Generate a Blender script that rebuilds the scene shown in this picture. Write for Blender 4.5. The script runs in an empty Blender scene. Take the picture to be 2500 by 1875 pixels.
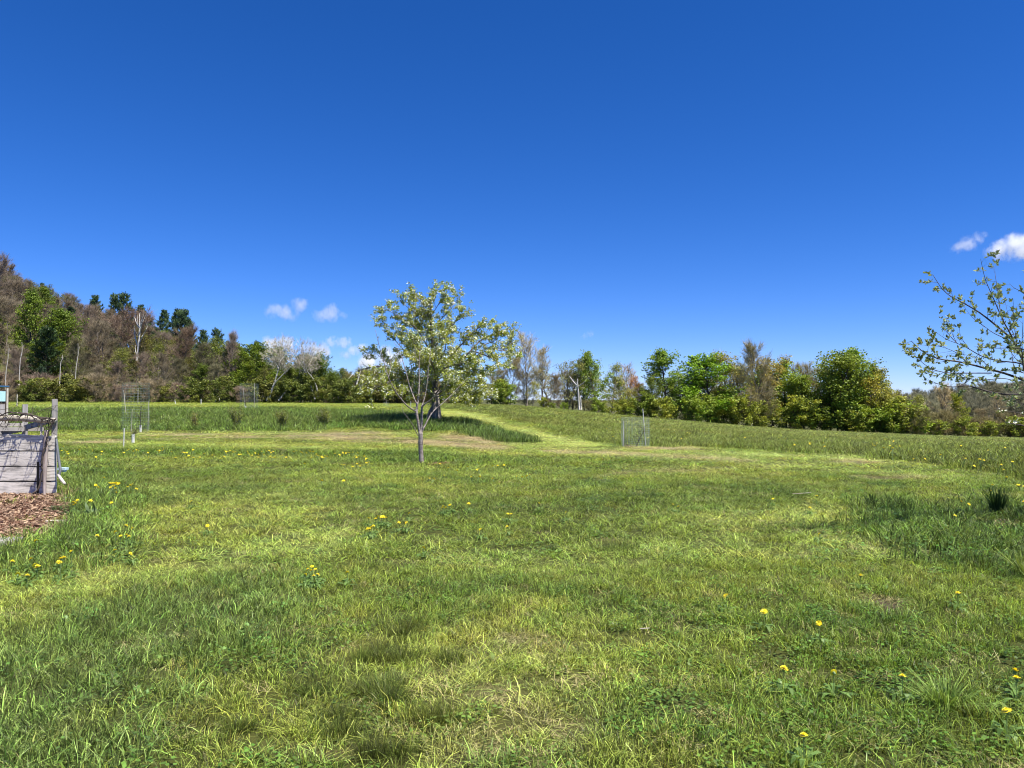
import bpy, math, random
import numpy as np
from mathutils import Vector

# ------------------------------------------------------------------ camera, sky, sun, exposure
scene = bpy.context.scene
COL = scene.collection
F, CX, HR, EYE = 1878.0, 1250.0, 975.0, 1.6      # focal length and eye-level row in photo pixels, eye height
cam_d = bpy.data.cameras.new("camera"); cam = bpy.data.objects.new("camera", cam_d); COL.objects.link(cam)
cam_d.sensor_width = 36.0; cam_d.lens = 36.0 * F / 2500.0
cam_d.clip_start = 0.05; cam_d.clip_end = 30000
cam.location = (0, 0, EYE)
cam.rotation_euler = (math.radians(90) + math.atan((HR - 937.5) / F), 0, 0)
scene.camera = cam

SUN_EL = math.radians(62); SUN_AZ = math.radians(124)     # azimuth clockwise from the view direction (+Y)
sdir = Vector((math.sin(SUN_AZ) * math.cos(SUN_EL), math.cos(SUN_AZ) * math.cos(SUN_EL), math.sin(SUN_EL)))
world = bpy.data.worlds.new("World"); scene.world = world; world.use_nodes = True
wn = world.node_tree.nodes; wl = world.node_tree.links; wn.clear()
sky = wn.new('ShaderNodeTexSky'); sky.sky_type = 'NISHITA'; sky.sun_disc = False
sky.sun_elevation = SUN_EL; sky.sun_rotation = SUN_AZ
sky.altitude = 400; sky.air_density = 0.7; sky.dust_density = 0.0; sky.ozone_density = 6.0
hs = wn.new('ShaderNodeMix'); hs.data_type = 'RGBA'; hs.blend_type = 'MULTIPLY'; hs.inputs[0].default_value = 1.0; hs.inputs[7].default_value = (1.10, 1.08, 1.46, 1)   # white balance of the clear sky
bg = wn.new('ShaderNodeBackground'); bg.inputs['Strength'].default_value = 0.060
wo = wn.new('ShaderNodeOutputWorld')
sat = wn.new('ShaderNodeHueSaturation'); sat.inputs['Saturation'].default_value = 1.25; wl.new(sky.outputs[0], sat.inputs['Color']); wl.new(sat.outputs[0], hs.inputs[6]); wl.new(hs.outputs[2], bg.inputs['Color']); wl.new(bg.outputs[0], wo.inputs['Surface'])
sl = bpy.data.lights.new("sun", 'SUN'); sl.energy = 5.0; sl.angle = math.radians(0.53); sl.color = (1.0, 0.94, 0.83)
so = bpy.data.objects.new("sun", sl); COL.objects.link(so)
so.rotation_euler = sdir.to_track_quat('Z', 'Y').to_euler(); so.location = (30, -10, 60)
scene.view_settings.view_transform = 'Standard'; scene.view_settings.look = 'None'
scene.view_settings.gamma = 1.0; scene.view_settings.exposure = 0.95
scene.render.engine = 'CYCLES'
scene.cycles.pixel_filter_type = 'BLACKMAN_HARRIS'; scene.cycles.filter_width = 1.05
scene.cycles.volume_bounces = 6; scene.cycles.transparent_max_bounces = 8; scene.cycles.max_bounces = 8

# ------------------------------------------------------------------ helpers
def lerp(a, b, t): return a + (b - a) * t
def sstep(a, b, x):
    t = np.clip((x - a) / (b - a), 0, 1); return t * t * (3 - 2 * t)
def hash2(ix, iy, seed):
    h = (ix.astype(np.int64) * 374761393 + iy.astype(np.int64) * 668265263 + seed * 1442695041) & 0xffffffff
    h = ((h ^ (h >> 13)) * 1274126177) & 0xffffffff
    return ((h ^ (h >> 16)) & 0xffff) / 65535.0
def vnoise(x, y, s, seed=0):
    x = np.asarray(x, float) / s; y = np.asarray(y, float) / s
    ix = np.floor(x); iy = np.floor(y); fx = x - ix; fy = y - iy
    fx = fx * fx * (3 - 2 * fx); fy = fy * fy * (3 - 2 * fy)
    a = hash2(ix, iy, seed); b = hash2(ix + 1, iy, seed); c = hash2(ix, iy + 1, seed); d = hash2(ix + 1, iy + 1, seed)
    return lerp(lerp(a, b, fx), lerp(c, d, fx), fy)
def fnoise(x, y, s, seed=0):
    return (vnoise(x, y, s, seed) + .5 * vnoise(x, y, s / 2.1, seed + 7) + .25 * vnoise(x, y, s / 4.3, seed + 13)) / 1.75

class Buf:
    """collects quads, triangles and tubes; made into ONE mesh"""
    def __init__(s): s.V = []; s.Q = []; s.T = []; s.ql = []; s.tl = []; s.n = 0; s.qm = []; s.tm = []; s.mat = 0
    def verts(s, v):
        v = np.asarray(v, float).reshape(-1, 3); b = s.n; s.V.append(v); s.n += len(v); return b
    def quads(s, v, q, lv=0.5):
        b = s.verts(v); q = np.asarray(q, int).reshape(-1, 4) + b; s.Q.append(q)
        s.ql.append(np.broadcast_to(np.asarray(lv, float), (len(q),))); s.qm.append(np.full(len(q), s.mat)); return b
    def tris_i(s, t, lv=0.5):
        t = np.asarray(t, int).reshape(-1, 3); s.T.append(t)
        s.tl.append(np.broadcast_to(np.asarray(lv, float), (len(t),))); s.tm.append(np.full(len(t), s.mat))
    def cards(s, c, u, v, lv=0.5):
        """n free quads: centres c, half axes u and v"""
        c = np.asarray(c, float); n = len(c)
        P = np.stack([c - u - v * .35, c + u * .1 - v, c + u, c + u * .05 + v], 1).reshape(-1, 3)
        s.quads(P, np.arange(4 * n).reshape(n, 4), lv)
    def tube(s, pts, rad, k=5, lv=0.5, cap=True):
        P = np.asarray(pts, float); n = len(P); rad = np.broadcast_to(np.asarray(rad, float), (n,))
        T = np.gradient(P, axis=0); T /= (np.linalg.norm(T, axis=1, keepdims=True) + 1e-9)
        ref = np.array([0, 0, 1.0]) if abs(T[0, 2]) < .9 else np.array([1.0, 0, 0])
        A = np.cross(T, ref); A /= (np.linalg.norm(A, axis=1, keepdims=True) + 1e-9); B = np.cross(T, A)
        a = np.arange(k) * 2 * math.pi / k
        R = (P[:, None] + rad[:, None, None] * (np.cos(a)[None, :, None] * A[:, None] + np.sin(a)[None, :, None] * B[:, None])).reshape(-1, 3)
        i = np.arange(n - 1)[:, None] * k; j = np.arange(k)[None]; j2 = (j + 1) % k
        q = np.stack([i + j, i + j2, i + k + j2, i + k + j], -1).reshape(-1, 4)
        b = s.quads(R, q, lv)
        if cap and k > 3:
            for e in (0, n - 1):
                s.tris_i([[b + e * k, b + e * k + m, b + e * k + m + 1] for m in range(1, k - 1)], lv)
    def box(s, c, size, ax=None, lv=0.5):
        """box at c; ax = 3 unit axes (rows)"""
        ax = np.eye(3) if ax is None else np.asarray(ax, float)
        h = np.asarray(size, float) / 2
        pts = [np.asarray(c) + sx * h[0] * ax[0] + sy * h[1] * ax[1] + sz * h[2] * ax[2] for sz in (-1, 1) for sy in (-1, 1) for sx in (-1, 1)]
        s.quads(pts, [[0, 2, 3, 1], [4, 5, 7, 6], [0, 1, 5, 4], [2, 6, 7, 3], [0, 4, 6, 2], [1, 3, 7, 5]], lv)

def build_mesh(name, buf, mats, smooth=False):
    if not isinstance(mats, (list, tuple)): mats = [mats]
    V = np.concatenate(buf.V); Q = np.concatenate(buf.Q) if buf.Q else np.zeros((0, 4), int)
    T = np.concatenate(buf.T) if buf.T else np.zeros((0, 3), int)
    me = bpy.data.meshes.new(name)
    me.vertices.add(len(V)); me.vertices.foreach_set('co', V.astype(np.float32).ravel())
    nl = len(Q) * 4 + len(T) * 3
    me.loops.add(nl); me.loops.foreach_set('vertex_index', np.concatenate([Q.ravel(), T.ravel()]).astype(np.int32))
    me.polygons.add(len(Q) + len(T))
    me.polygons.foreach_set('loop_start', np.concatenate([np.arange(len(Q)) * 4, len(Q) * 4 + np.arange(len(T)) * 3]).astype(np.int32))
    me.polygons.foreach_set('loop_total', np.concatenate([np.full(len(Q), 4), np.full(len(T), 3)]).astype(np.int32))
    mi = np.concatenate(buf.qm + buf.tm).astype(np.int32); me.polygons.foreach_set('material_index', mi)
    lv = np.concatenate(buf.ql + buf.tl)
    for m in mats: me.materials.append(m)
    a = me.attributes.new('lv', 'FLOAT', 'FACE'); a.data.foreach_set('value', lv.astype(np.float32))
    me.update(calc_edges=True); me.validate()
    me.polygons.foreach_set('use_smooth', np.full(len(me.polygons), bool(smooth)))
    return me

def tag(o, label=None, cat=None, group=None, kind=None):
    if label: o['label'] = label
    if cat: o['category'] = cat
    if group: o['group'] = group
    if kind: o['kind'] = kind
    return o
def link(name, me, parent=None, loc=None):
    o = bpy.data.objects.new(name, me); COL.objects.link(o)
    if parent: o.parent = parent
    if loc is not None: o.location = loc
    return o
def empty(name, loc, label, cat, group=None):
    o = bpy.data.objects.new(name, None); COL.objects.link(o); o.location = loc; o.empty_display_size = .3
    return tag(o, label, cat, group)
def local(buf, loc):
    """move a buffer written in world coordinates to local ones"""
    L = np.asarray(loc, float); buf.V = [v - L for v in buf.V]; return buf

# ------------------------------------------------------------------ terrain
STY = [0, 10, 20, 25, 30, 38, 45, 52, 60, 75, 90, 110, 140]
COLS = {  # photo column -> photo row of the ground at each distance in STY (from 20 on)
 -200: [1125,1095, 1075, 1054, 1032, 1013, 1002, 992, 989, 987, 983],
 0:    [1125,1095, 1075, 1053, 1031, 1013, 1000, 990, 988, 986, 982],
 300:  [1125,1095, 1076, 1053, 1031, 1013, 1000, 991, 989, 987, 982],
 600:  [1125,1095, 1076, 1053, 1031, 1013, 1001, 992, 989, 987, 983],
 850:  [1125,1096, 1077, 1055, 1030, 1011, 1001, 994, 991, 988, 985],
 1060: [1125,1096, 1078, 1057, 1022, 1011, 1004, 997, 993, 990, 987],
 1250: [1125,1097, 1080, 1062, 1042, 1028, 1015, 1003, 998, 993, 990],
 1400: [1126,1098, 1084, 1068, 1055, 1042, 1030, 1016, 1009, 1006, 1004],
 1550: [1126,1100, 1088, 1073, 1062, 1052, 1043, 1034, 1027, 1022, 1019],
 1900: [1126,1104, 1094, 1082, 1075, 1069, 1064, 1058, 1054, 1051, 1049],
 2300: [1127,1110, 1102, 1093, 1087, 1083, 1079, 1074, 1071, 1068, 1067],
 2500: [1128,1113, 1105, 1096, 1091, 1087, 1083, 1078, 1075, 1073, 1072],
 2800: [1129,1116, 1108, 1099, 1095, 1090, 1086, 1082, 1079, 1077, 1076]}
_gx = np.linspace(-600, 3200, 191); _gt = np.linspace(0, 1, 161)          # t: sqrt distance up to 140
def _yt(Y): return np.sqrt(np.clip(Y, 0, 140) / 140.0)
_ck = sorted(COLS); _Z = []
for c in _ck:
    z = [0, 0] + [EYE - (r - HR) / F * Y for r, Y in zip(COLS[c], STY[2:])]
    _Z.append(np.interp(_gt, [_yt(y) for y in STY], z))
_Z = np.array(_Z); _G = np.array([np.interp(_gx, _ck, _Z[:, j]) for j in range(len(_gt))])   # [t, px]
def _blur(A, n, ax):
    for _ in range(n):
        B = np.concatenate([np.take(A, [0], ax), A, np.take(A, [-1], ax)], ax)
        sl_ = lambda a, b: np.take(B, np.arange(a, B.shape[ax] + b), ax)
        A = .25 * sl_(0, -2) + .5 * sl_(1, -1) + .25 * sl_(2, 0)
    return A
_G = _blur(_blur(_G, 3, 0), 14, 1)
HX = [-1500, -400, 0, 100, 200, 300, 400, 480, 560, 640, 720, 800, 900, 1000]
HZ = [54, 42, 31.5, 26.5, 21.0, 16.6, 14.0, 9.5, 5.5, 3.0, 1.0, -.5, -2, -3]   # ground height of the left hill at 220 m
def ground(x, y):
    x = np.asarray(x, float); y = np.asarray(y, float)
    ye = np.maximum(y, 4.0); px = CX + F * x / ye
    gi = np.clip((np.clip(px, -600, 3200) + 600) / 3800 * 190, 0, 189.999); ti = _yt(ye) * 160; ti = np.clip(ti, 0, 159.999)
    i0 = gi.astype(int); j0 = ti.astype(int); fx = gi - i0; fy = ti - j0
    z = lerp(lerp(_G[j0, i0], _G[j0, i0 + 1], fx), lerp(_G[j0 + 1, i0], _G[j0 + 1, i0 + 1], fx), fy)
    z = z * sstep(4, 14, y)
    # beyond the field: the wooded hill climbs on the left, the land falls away on the right
    hz = np.interp(px, HX, HZ)
    t = sstep(128, 225, y); left = sstep(1000, 560, px)
    fall = -7.0 * sstep(136, 260, y) * (1 - left)
    z = z + left * (hz - z) * t * (1 - .5 * sstep(235, 500, y)) + fall
    # far hill on the right
    z = z + 19.0 * np.exp(-(((x - 345) / 95) ** 2 + ((y - 430) / 90) ** 2)) * 1.0
    # small swells of the lawn
    near = sstep(150, 30, y)
    z = z + near * (.07 * (vnoise(x, y, 3.1, 3) - .5) + .035 * (vnoise(x, y, 1.1, 5) - .5)) * sstep(1.5, 3, y)
    return z
def g1(x, y): return float(ground(np.array([x]), np.array([y]))[0])
def onray(px, Y): x = (px - CX) / F * Y; return np.array([x, Y, g1(x, Y)])
def W(px, row, Y): return np.array([(px - CX) / F * Y, Y, EYE - (row - HR) / F * Y])
_ys = np.concatenate([np.arange(2.5, 30, .05), np.arange(30, 150, .2)])
def hit(px, row):
    """where the line of sight through a photo pixel meets the ground"""
    xs = (px - CX) / F * _ys; zz = EYE - (row - HR) / F * _ys; g = ground(xs, _ys)
    k = np.argmax(zz <= g); k = k if zz[k] <= g[k] else len(_ys) - 1
    return np.array([xs[k], _ys[k], g[k]])

# ------------------------------------------------------------------ ground map: what grows where
def inpoly(px, row, poly):
    P = np.array(poly, float); ins = np.zeros(px.shape, bool); j = len(P) - 1
    for i in range(len(P)):
        xi, yi = P[i]; xj, yj = P[j]
        if yi != yj:
            ins ^= ((yi > row) != (yj > row)) & (px < (xj - xi) * (row - yi) / (yj - yi) + xi)
        j = i
    return ins
def band(px, row, pts, w):
    """1 on the polyline, falling off over w rows"""
    P = np.array(pts, float); r = np.interp(px, P[:, 0], P[:, 1], left=-9e3, right=-9e3)
    e = np.minimum(px - P[0, 0], P[-1, 0] - px); return np.exp(-((row - r) / w) ** 2) * sstep(0, 60, e)
def blob(px, row, cx, cy, rx, ry): return np.exp(-(((px - cx) / rx) ** 2 + ((row - cy) / ry) ** 2))
BANK = [(-400,960),(-400,1054),(130,1051),(400,1052),(600,1053),(760,1053),(850,1043),(905,1044),(960,1050),(1040,1052),(1110,1052),(1150,1062),(1200,1073),
        (1260,1088),(1320,1097),(1352,1096),(1330,1089),(1270,1069),(1220,1052),(1170,1036),(1110,1025),(1040,1019),(980,1010),(900,1005),(700,998),(300,1000),(150,1000),(-400,1000)]
FIELD = [(-400,940),(-400,984),(700,984),(1000,986),(1100,1001),(1180,1009),(1260,1028),(1330,1048),(1390,1064),(1440,1074),(1500,1086),(1560,1090),(1640,1092),(1700,1092),
         (1900,1104),(2100,1114),(2250,1130),(2400,1150),(2520,1175),(3200,1240),(3200,940)]
MEADL = [(-400,940),(-400,1054),(130,1051),(1000,1012),(1000,940)]
TALL_LB = [(-400,1560),(0,1570),(200,1510),(360,1455),(520,1440),(730,1405),(790,1450),(700,1530),(520,1640),(330,1740),(180,1900),(-400,1950)]
TALL_R = [(2065,1250),(2120,1228),(2250,1222),(2400,1225),(2600,1230),(3000,1300),(3000,1420),(2420,1400),(2330,1375),(2220,1385),(2140,1335),(2090,1300)]
TALL_L = [(140,1150),(185,1120),(270,1150),(330,1240),(350,1330),(200,1390),(0,1400),(-300,1400),(-300,1330),(0,1330),(120,1310),(185,1270),(175,1215)]
CHIP = [(-500,1195),(-100,1200),(60,1203),(160,1205),(184,1222),(186,1262),(182,1292),(120,1306),(20,1318),(-60,1335),(-500,1345)]
TUFTS = [(1000,1545,46,22),(945,1603,75,20),(1085,1612,42,14),(770,1672,60,24),(935,1700,70,26),(830,1768,62,36),(560,1775,60,22),(990,1830,70,22),(1500,1338,40,12),
         (1350,1300,50,9),(1060,1755,60,22),(905,1850,60,24)]
def zone(x, y, z):
    ye = np.maximum(y, 2.5); px = CX + F * x / ye; row = HR + F * (EYE - z) / ye
    sc = F / ye                                           # photo pixels per metre, for ragged borders of a real width
    jx = (fnoise(x, y, .9, 21) - .5) * .8 * sc; jr = (fnoise(x, y, .9, 22) - .5) * .55 * 1.6 / ye * sc
    p = px + jx; r = row + jr
    n1 = fnoise(x, y, 2.6, 31); n2 = fnoise(x, y, .8, 32); n3 = fnoise(x, y, 9, 33)
    C = lambda *c: np.array(c, float)[None]
    mix = lambda a, b, t: a + (b - a) * np.clip(t, 0, 1)[:, None]
    col = mix(C(.150, .205, .034), C(.215, .262, .046), sstep(.36, .66, n1))       # mown lawn
    col = mix(col, C(.095, .160, .026), sstep(.54, .74, n2) * .6)
    col = mix(col, C(.185, .200, .045), sstep(.62, .8, n3) * .4)
    h = .055 + .03 * n2; straw = .035 + .05 * sstep(.5, .8, n1); clover = .06 + .25 * sstep(.6, .72, n2)
    # greener towards the lower right, yellower in the middle
    gr = blob(px, row, 2050, 1650, 520, 300); col = mix(col, C(.085, .160, .020), gr * .5); clover = clover + gr * .25; h = h + gr * .02
    dm = band(p, r, [(100, 1190), (600, 1180), (1000, 1230), (1500, 1240), (2000, 1200)], 38); col = mix(col, C(.085, .130, .022), dm * .6)
    yl = np.maximum.reduce([band(p, r, [(-300, 1450), (150, 1420), (450, 1385), (650, 1345), (900, 1300)], 26), blob(p, r, 700, 1240, 110, 45) * .8,
        blob(p, r, 80, 1500, 260, 30) * .5, band(p, r, [(120, 1078), (500, 1086), (900, 1098), (1200, 1108)], 3.5), band(p, r, [(120, 1062), (500, 1060), (900, 1058), (1100, 1062)], 3.5),
        band(p, r, [(300, 1180), (600, 1240), (700, 1280)], 12) * .5, band(p, r, [(1020, 1360), (1400, 1380), (1900, 1300)], 40) * .5,
        band(p, r, [(1480, 1094), (1700, 1103), (1900, 1114), (2100, 1122), (2330, 1140)], 7), band(p, r, [(1900, 1350), (2000, 1320), (2060, 1330), (2200, 1370), (2260, 1440)], 26),
        band(p, r, [(1200, 1090), (1350, 1097), (1500, 1104), (1700, 1118), (1900, 1135), (2200, 1155), (2400, 1170)], 11) * .7,
        band(p, r, [(1700, 1270), (1900, 1262), (2060, 1240)], 20) * .7, blob(p, r, 1300, 1640, 300, 90) * .35,
        band(p, r, [(1050, 1009), (1120, 1013), (1180, 1024), (1250, 1046), (1320, 1068), (1400, 1086), (1500, 1092)], 12),
        band(p, r, [(-300, 994), (150, 994), (560, 998), (700, 1001)], 2.5) * .7])
    col = mix(col, C(.290, .365, .085), yl * .75); h = h * (1 - .35 * yl); clover = clover * (1 - .7 * yl)
    path = band(p, r, [(1040, 1008), (1120, 1013), (1180, 1024), (1250, 1046), (1320, 1068), (1400, 1086), (1480, 1092)], 9) * (y > 22)
    col = mix(col, C(.36, .42, .12), path * .8)
    # dried cuttings, straw
    st = np.maximum.reduce([band(p, r, [(320, 1066), (600, 1066), (760, 1066), (900, 1072), (1050, 1080), (1180, 1092), (1260, 1094)], 6.5),
        band(p, r, [(1040, 1066), (1130, 1068), (1200, 1080), (1250, 1088)], 8) * 1.0, blob(p, r, 860, 1060, 80, 5), band(p, r, [(130, 1080), (230, 1078), (330, 1076)], 5),
        band(p, r, [(1300, 1102), (1500, 1108), (1700, 1118), (1850, 1128)], 5) * .75, blob(p, r, 2090, 1130, 60, 5), band(p, r, [(2060, 1163), (2150, 1168), (2250, 1166), (2300, 1172)], 6),
        band(p, r, [(1450, 1168), (1560, 1150), (1800, 1150)], 6) * .6, blob(p, r, 620, 1390, 110, 8) * .45, blob(p, r, 980, 1380, 60, 8) * .35,
        blob(p, r, 1180, 1690, 90, 60) * .6, blob(p, r, 1050, 1850, 110, 40) * .85, blob(p, r, 790, 1820, 110, 30) * .7, blob(p, r, 1290, 1800, 130, 80) * .6,
        blob(p, r, 1290, 1560, 120, 30) * .3, band(p, r, [(1990, 1425), (2050, 1455), (2130, 1480), (2200, 1510)], 14) * .6, blob(p, r, 1620, 1095, 60, 4)])
    st = st * np.where(y > 22, sstep(.30 - .2 * sstep(650, 900, px), .62 - .2 * sstep(650, 900, px), fnoise(x * .6, y * 1.6, 1.5, 51)) * 1.2, 1.0)
    near_st = sstep(30, 12, y)
    col = mix(col, C(.42, .34, .20), st * (.62 - .35 * near_st)); h = h * (1 - .4 * st); straw = straw + st * (.75 - .5 * near_st); clover = clover * (1 - st)
    bare = np.maximum.reduce([band(p, r, [(1990, 1425), (2050, 1455), (2130, 1480), (2200, 1510)], 10), blob(p, r, 1050, 1858, 50, 14), blob(p, r, 2480, 1280, 40, 8), blob(p, r, 1350, 1300, 26, 4),
        blob(p, r, 770, 1825, 40, 12) * .8, band(p, r, [(1620, 1335), (1700, 1350), (1790, 1372)], 5) * .4])
    dens = 1 - .75 * sstep(.3, .9, bare)
    # tall, unmown grass
    tall = np.zeros(len(x)); far = (y > 26)
    wrow = HR + F * (EYE - z) / ye
    for poly, hh, cc in ((BANK, .32, (.115, .175, .034)), (FIELD, .25, (.150, .195, .038)), (TALL_LB, .125, (.155, .230, .052)), (TALL_R, .16, (.110, .175, .032)), (TALL_L, .16, (.145, .215, .042))):
        wj = (hash2(x * 911, y * 877, 5) - .5) if hh < .2 else (hash2(x * 911, y * 877, 5) - .5) * .25
        m = inpoly(p + wj * 110, r + wj * np.clip(60 * 6 / ye, 0, 70), poly).astype(float)
        if poly is FIELD: m *= (y > 15)
        if poly is BANK: m *= (y > 30)
        col = mix(col, C(*cc) * (1 + .5 * (n1 - .5)[:, None]), m); h = np.where(m > 0, hh * (.55 + .9 * n2), h)
        if poly is BANK: col = mix(col, C(.075, .130, .026), m * sstep(820, 960, px) * .55)  # right bank: darker long grass, the apple tree's shade put into its colour
        straw = np.where(m > 0, .03, straw); tall = np.maximum(tall, m)
        if hh > .25: clover = np.where(m > 0, 0, clover)
    # dry old stems mixed into the meadow further back
    fm = tall * (y > 50) * (px > 1000)
    col = mix(col, C(.200, .210, .055), fm * sstep(.5, .7, fnoise(x, y, 6, 41)) * .5)
    # ring of longer grass with dandelions before the mown strip, round the young tree, lawn tufts
    lr = np.maximum.reduce([band(p, r, [(60, 1108), (400, 1106), (700, 1110), (1000, 1112), (1120, 1118)], 9), blob(p, r, 1040, 1128, 130, 14), blob(p, r, 1300, 1130, 180, 7) * .6])
    h = h + (1 - tall) * .10 * lr; col = mix(col, C(.095, .160, .024), lr * .85 * (1 - tall))
    tf = np.maximum.reduce([blob(px, row, a, b, c, d) for a, b, c, d in TUFTS])
    tf = sstep(.38, .60, tf + .45 * (n2 - .5)); col = mix(col, C(.070, .095, .016), tf)
    h = np.where(tf > .4, .10, h); straw = straw * (1 - tf)
    chip = inpoly(px + jx * .5, row + jr * .8, CHIP).astype(float) * (y < 16)
    chip = np.maximum(chip, (blob(p, r, 2482, 1280, 46, 9) > .5).astype(float)); chip = np.maximum(chip, (blob(p, r, 1085, 1131, 42, 4) > .5) * 1.0)
    chip = np.maximum(chip, (blob(p, r, 1535, 1090, 28, 4) > .5) * 1.0)
    return dict(px=px, row=row, col=col, h=h, straw=straw, clover=clover, dens=dens * (1 - chip * .97), tall=tall, tuft=tf, chip=chip, bare=bare)

# ------------------------------------------------------------------ materials
def nodes(name):
    m = bpy.data.materials.new(name); m.use_nodes = True; nt = m.node_tree; nt.nodes.clear()
    out = nt.nodes.new('ShaderNodeOutputMaterial'); return m, nt, out
def N(nt, t, **kw):
    n = nt.nodes.new(t)
    for k, v in kw.items():
        if k in n.inputs: n.inputs[k].default_value = v
        else: setattr(n, k, v)
    return n
def math_(nt, op, a, b):
    n = nt.nodes.new('ShaderNodeMath'); n.operation = op
    for i, v in enumerate((a, b)):
        if hasattr(v, 'links'): nt.links.new(v, n.inputs[i])
        else: n.inputs[i].default_value = v
    return n.outputs[0]
def scalecol(nt, col, fac):
    n = nt.nodes.new('ShaderNodeVectorMath'); n.operation = 'SCALE'
    nt.links.new(col, n.inputs[0]); nt.links.new(fac, n.inputs['Scale']); return n.outputs[0]
def leafshade(nt, out, colsock, transl=.38, rough=.55, spec=.25):
    p = N(nt, 'ShaderNodeBsdfPrincipled', Roughness=rough); p.inputs['Specular IOR Level'].default_value = spec
    t = N(nt, 'ShaderNodeBsdfTranslucent'); mx = N(nt, 'ShaderNodeMixShader', Fac=transl)
    nt.links.new(colsock, p.inputs['Base Color'])
    tc = N(nt, 'ShaderNodeMix', data_type='RGBA', blend_type='MULTIPLY'); tc.inputs[0].default_value = 1.0
    nt.links.new(colsock, tc.inputs[6]); tc.inputs[7].default_value = (1.25, 1.2, .6, 1)
    nt.links.new(tc.outputs[2], t.inputs['Color'])
    nt.links.new(p.outputs[0], mx.inputs[1]); nt.links.new(t.outputs[0], mx.inputs[2]); nt.links.new(mx.outputs[0], out.inputs['Surface'])
def mat_grass(name, transl=.35, lo=.26, hi=3.1, spec=.38):
    m, nt, out = nodes(name)
    a = N(nt, 'ShaderNodeAttribute', attribute_name='gcol', attribute_type='INSTANCER')
    v = N(nt, 'ShaderNodeAttribute', attribute_name='lv', attribute_type='GEOMETRY')
    f = math_(nt, 'MULTIPLY_ADD', math_(nt, 'POWER', v.outputs['Fac'], 1.7), hi - lo); f.node.inputs[2].default_value = lo
    leafshade(nt, out, scalecol(nt, a.outputs['Color'], f), transl, .45, spec); return m
def mat_leaf(name, transl=.32, lo=.55, hi=1.5, spec=.25, warm=(1.14, 1.02, .8)):
    """colour comes from the object's own colour; each leaf a little lighter, darker or yellower"""
    m, nt, out = nodes(name)
    oi = N(nt, 'ShaderNodeObjectInfo'); v = N(nt, 'ShaderNodeAttribute', attribute_name='lv', attribute_type='GEOMETRY')
    f = math_(nt, 'MULTIPLY_ADD', v.outputs['Fac'], hi - lo); f.node.inputs[2].default_value = lo
    c = scalecol(nt, oi.outputs['Color'], f)
    nz = N(nt, 'ShaderNodeTexNoise', Scale=.5); tc = N(nt, 'ShaderNodeTexCoord'); nt.links.new(tc.outputs['Object'], nz.inputs['Vector'])
    ad = N(nt, 'ShaderNodeVectorMath', operation='ADD'); nt.links.new(tc.outputs['Object'], ad.inputs[0]); nt.links.new(oi.outputs['Random'], ad.inputs[1]); nt.links.new(ad.outputs[0], nz.inputs['Vector'])
    r = N(nt, 'ShaderNodeMapRange'); r.inputs['From Min'].default_value = .45; r.inputs['From Max'].default_value = .65; nt.links.new(nz.outputs['Fac'], r.inputs['Value'])
    mx = N(nt, 'ShaderNodeMix', data_type='RGBA', blend_type='MULTIPLY'); nt.links.new(r.outputs[0], mx.inputs[0]); nt.links.new(c, mx.inputs[6]); mx.inputs[7].default_value = (*warm, 1)
    leafshade(nt, out, mx.outputs[2], transl, .5, spec); return m
def mat_bark(name, c1, c2, scale=6, objcol=False, stretch=.25, bump=.4, rough=.9):
    m, nt, out = nodes(name)
    tc = N(nt, 'ShaderNodeTexCoord'); mp = N(nt, 'ShaderNodeMapping'); mp.inputs['Scale'].default_value = (1, 1, stretch)
    nz = N(nt, 'ShaderNodeTexNoise', Scale=scale, Detail=8.0, Roughness=.65); nt.links.new(tc.outputs['Object'], mp.inputs[0]); nt.links.new(mp.outputs[0], nz.inputs['Vector'])
    cr = N(nt, 'ShaderNodeValToRGB'); cr.color_ramp.elements[0].position = .35; cr.color_ramp.elements[1].position = .66
    cr.color_ramp.elements[0].color = (*c1, 1); cr.color_ramp.elements[1].color = (*c2, 1); nt.links.new(nz.outputs['Fac'], cr.inputs[0])
    p = N(nt, 'ShaderNodeBsdfPrincipled', Roughness=rough); p.inputs['Specular IOR Level'].default_value = .2
    col = cr.outputs[0]
    if objcol:
        oi = N(nt, 'ShaderNodeObjectInfo'); mx = N(nt, 'ShaderNodeMix', data_type='RGBA', blend_type='MULTIPLY'); mx.inputs[0].default_value = 1
        nt.links.new(col, mx.inputs[6]); nt.links.new(oi.outputs['Color'], mx.inputs[7]); col = mx.outputs[2]
    nt.links.new(col, p.inputs['Base Color'])
    b = N(nt, 'ShaderNodeBump', Strength=bump, Distance=.02); nt.links.new(nz.outputs['Fac'], b.inputs['Height']); nt.links.new(b.outputs[0], p.inputs['Normal'])
    nt.links.new(p.outputs[0], out.inputs['Surface']); return m
def mat_plain(name, c, rough=.6, metal=0.0, var=.25, scale=8):
    m, nt, out = nodes(name)
    tc = N(nt, 'ShaderNodeTexCoord'); nz = N(nt, 'ShaderNodeTexNoise', Scale=scale, Detail=6.0); nt.links.new(tc.outputs['Object'], nz.inputs['Vector'])
    cr = N(nt, 'ShaderNodeValToRGB'); cr.color_ramp.elements[0].position = .3; cr.color_ramp.elements[1].position = .7
    cr.color_ramp.elements[0].color = (*[v * (1 - var) for v in c], 1); cr.color_ramp.elements[1].color = (*[min(1, v * (1 + var)) for v in c], 1)
    nt.links.new(nz.outputs['Fac'], cr.inputs[0])
    p = N(nt, 'ShaderNodeBsdfPrincipled', Roughness=rough, Metallic=metal); nt.links.new(cr.outputs[0], p.inputs['Base Color']); nt.links.new(p.outputs[0], out.inputs['Surface']); return m
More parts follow.
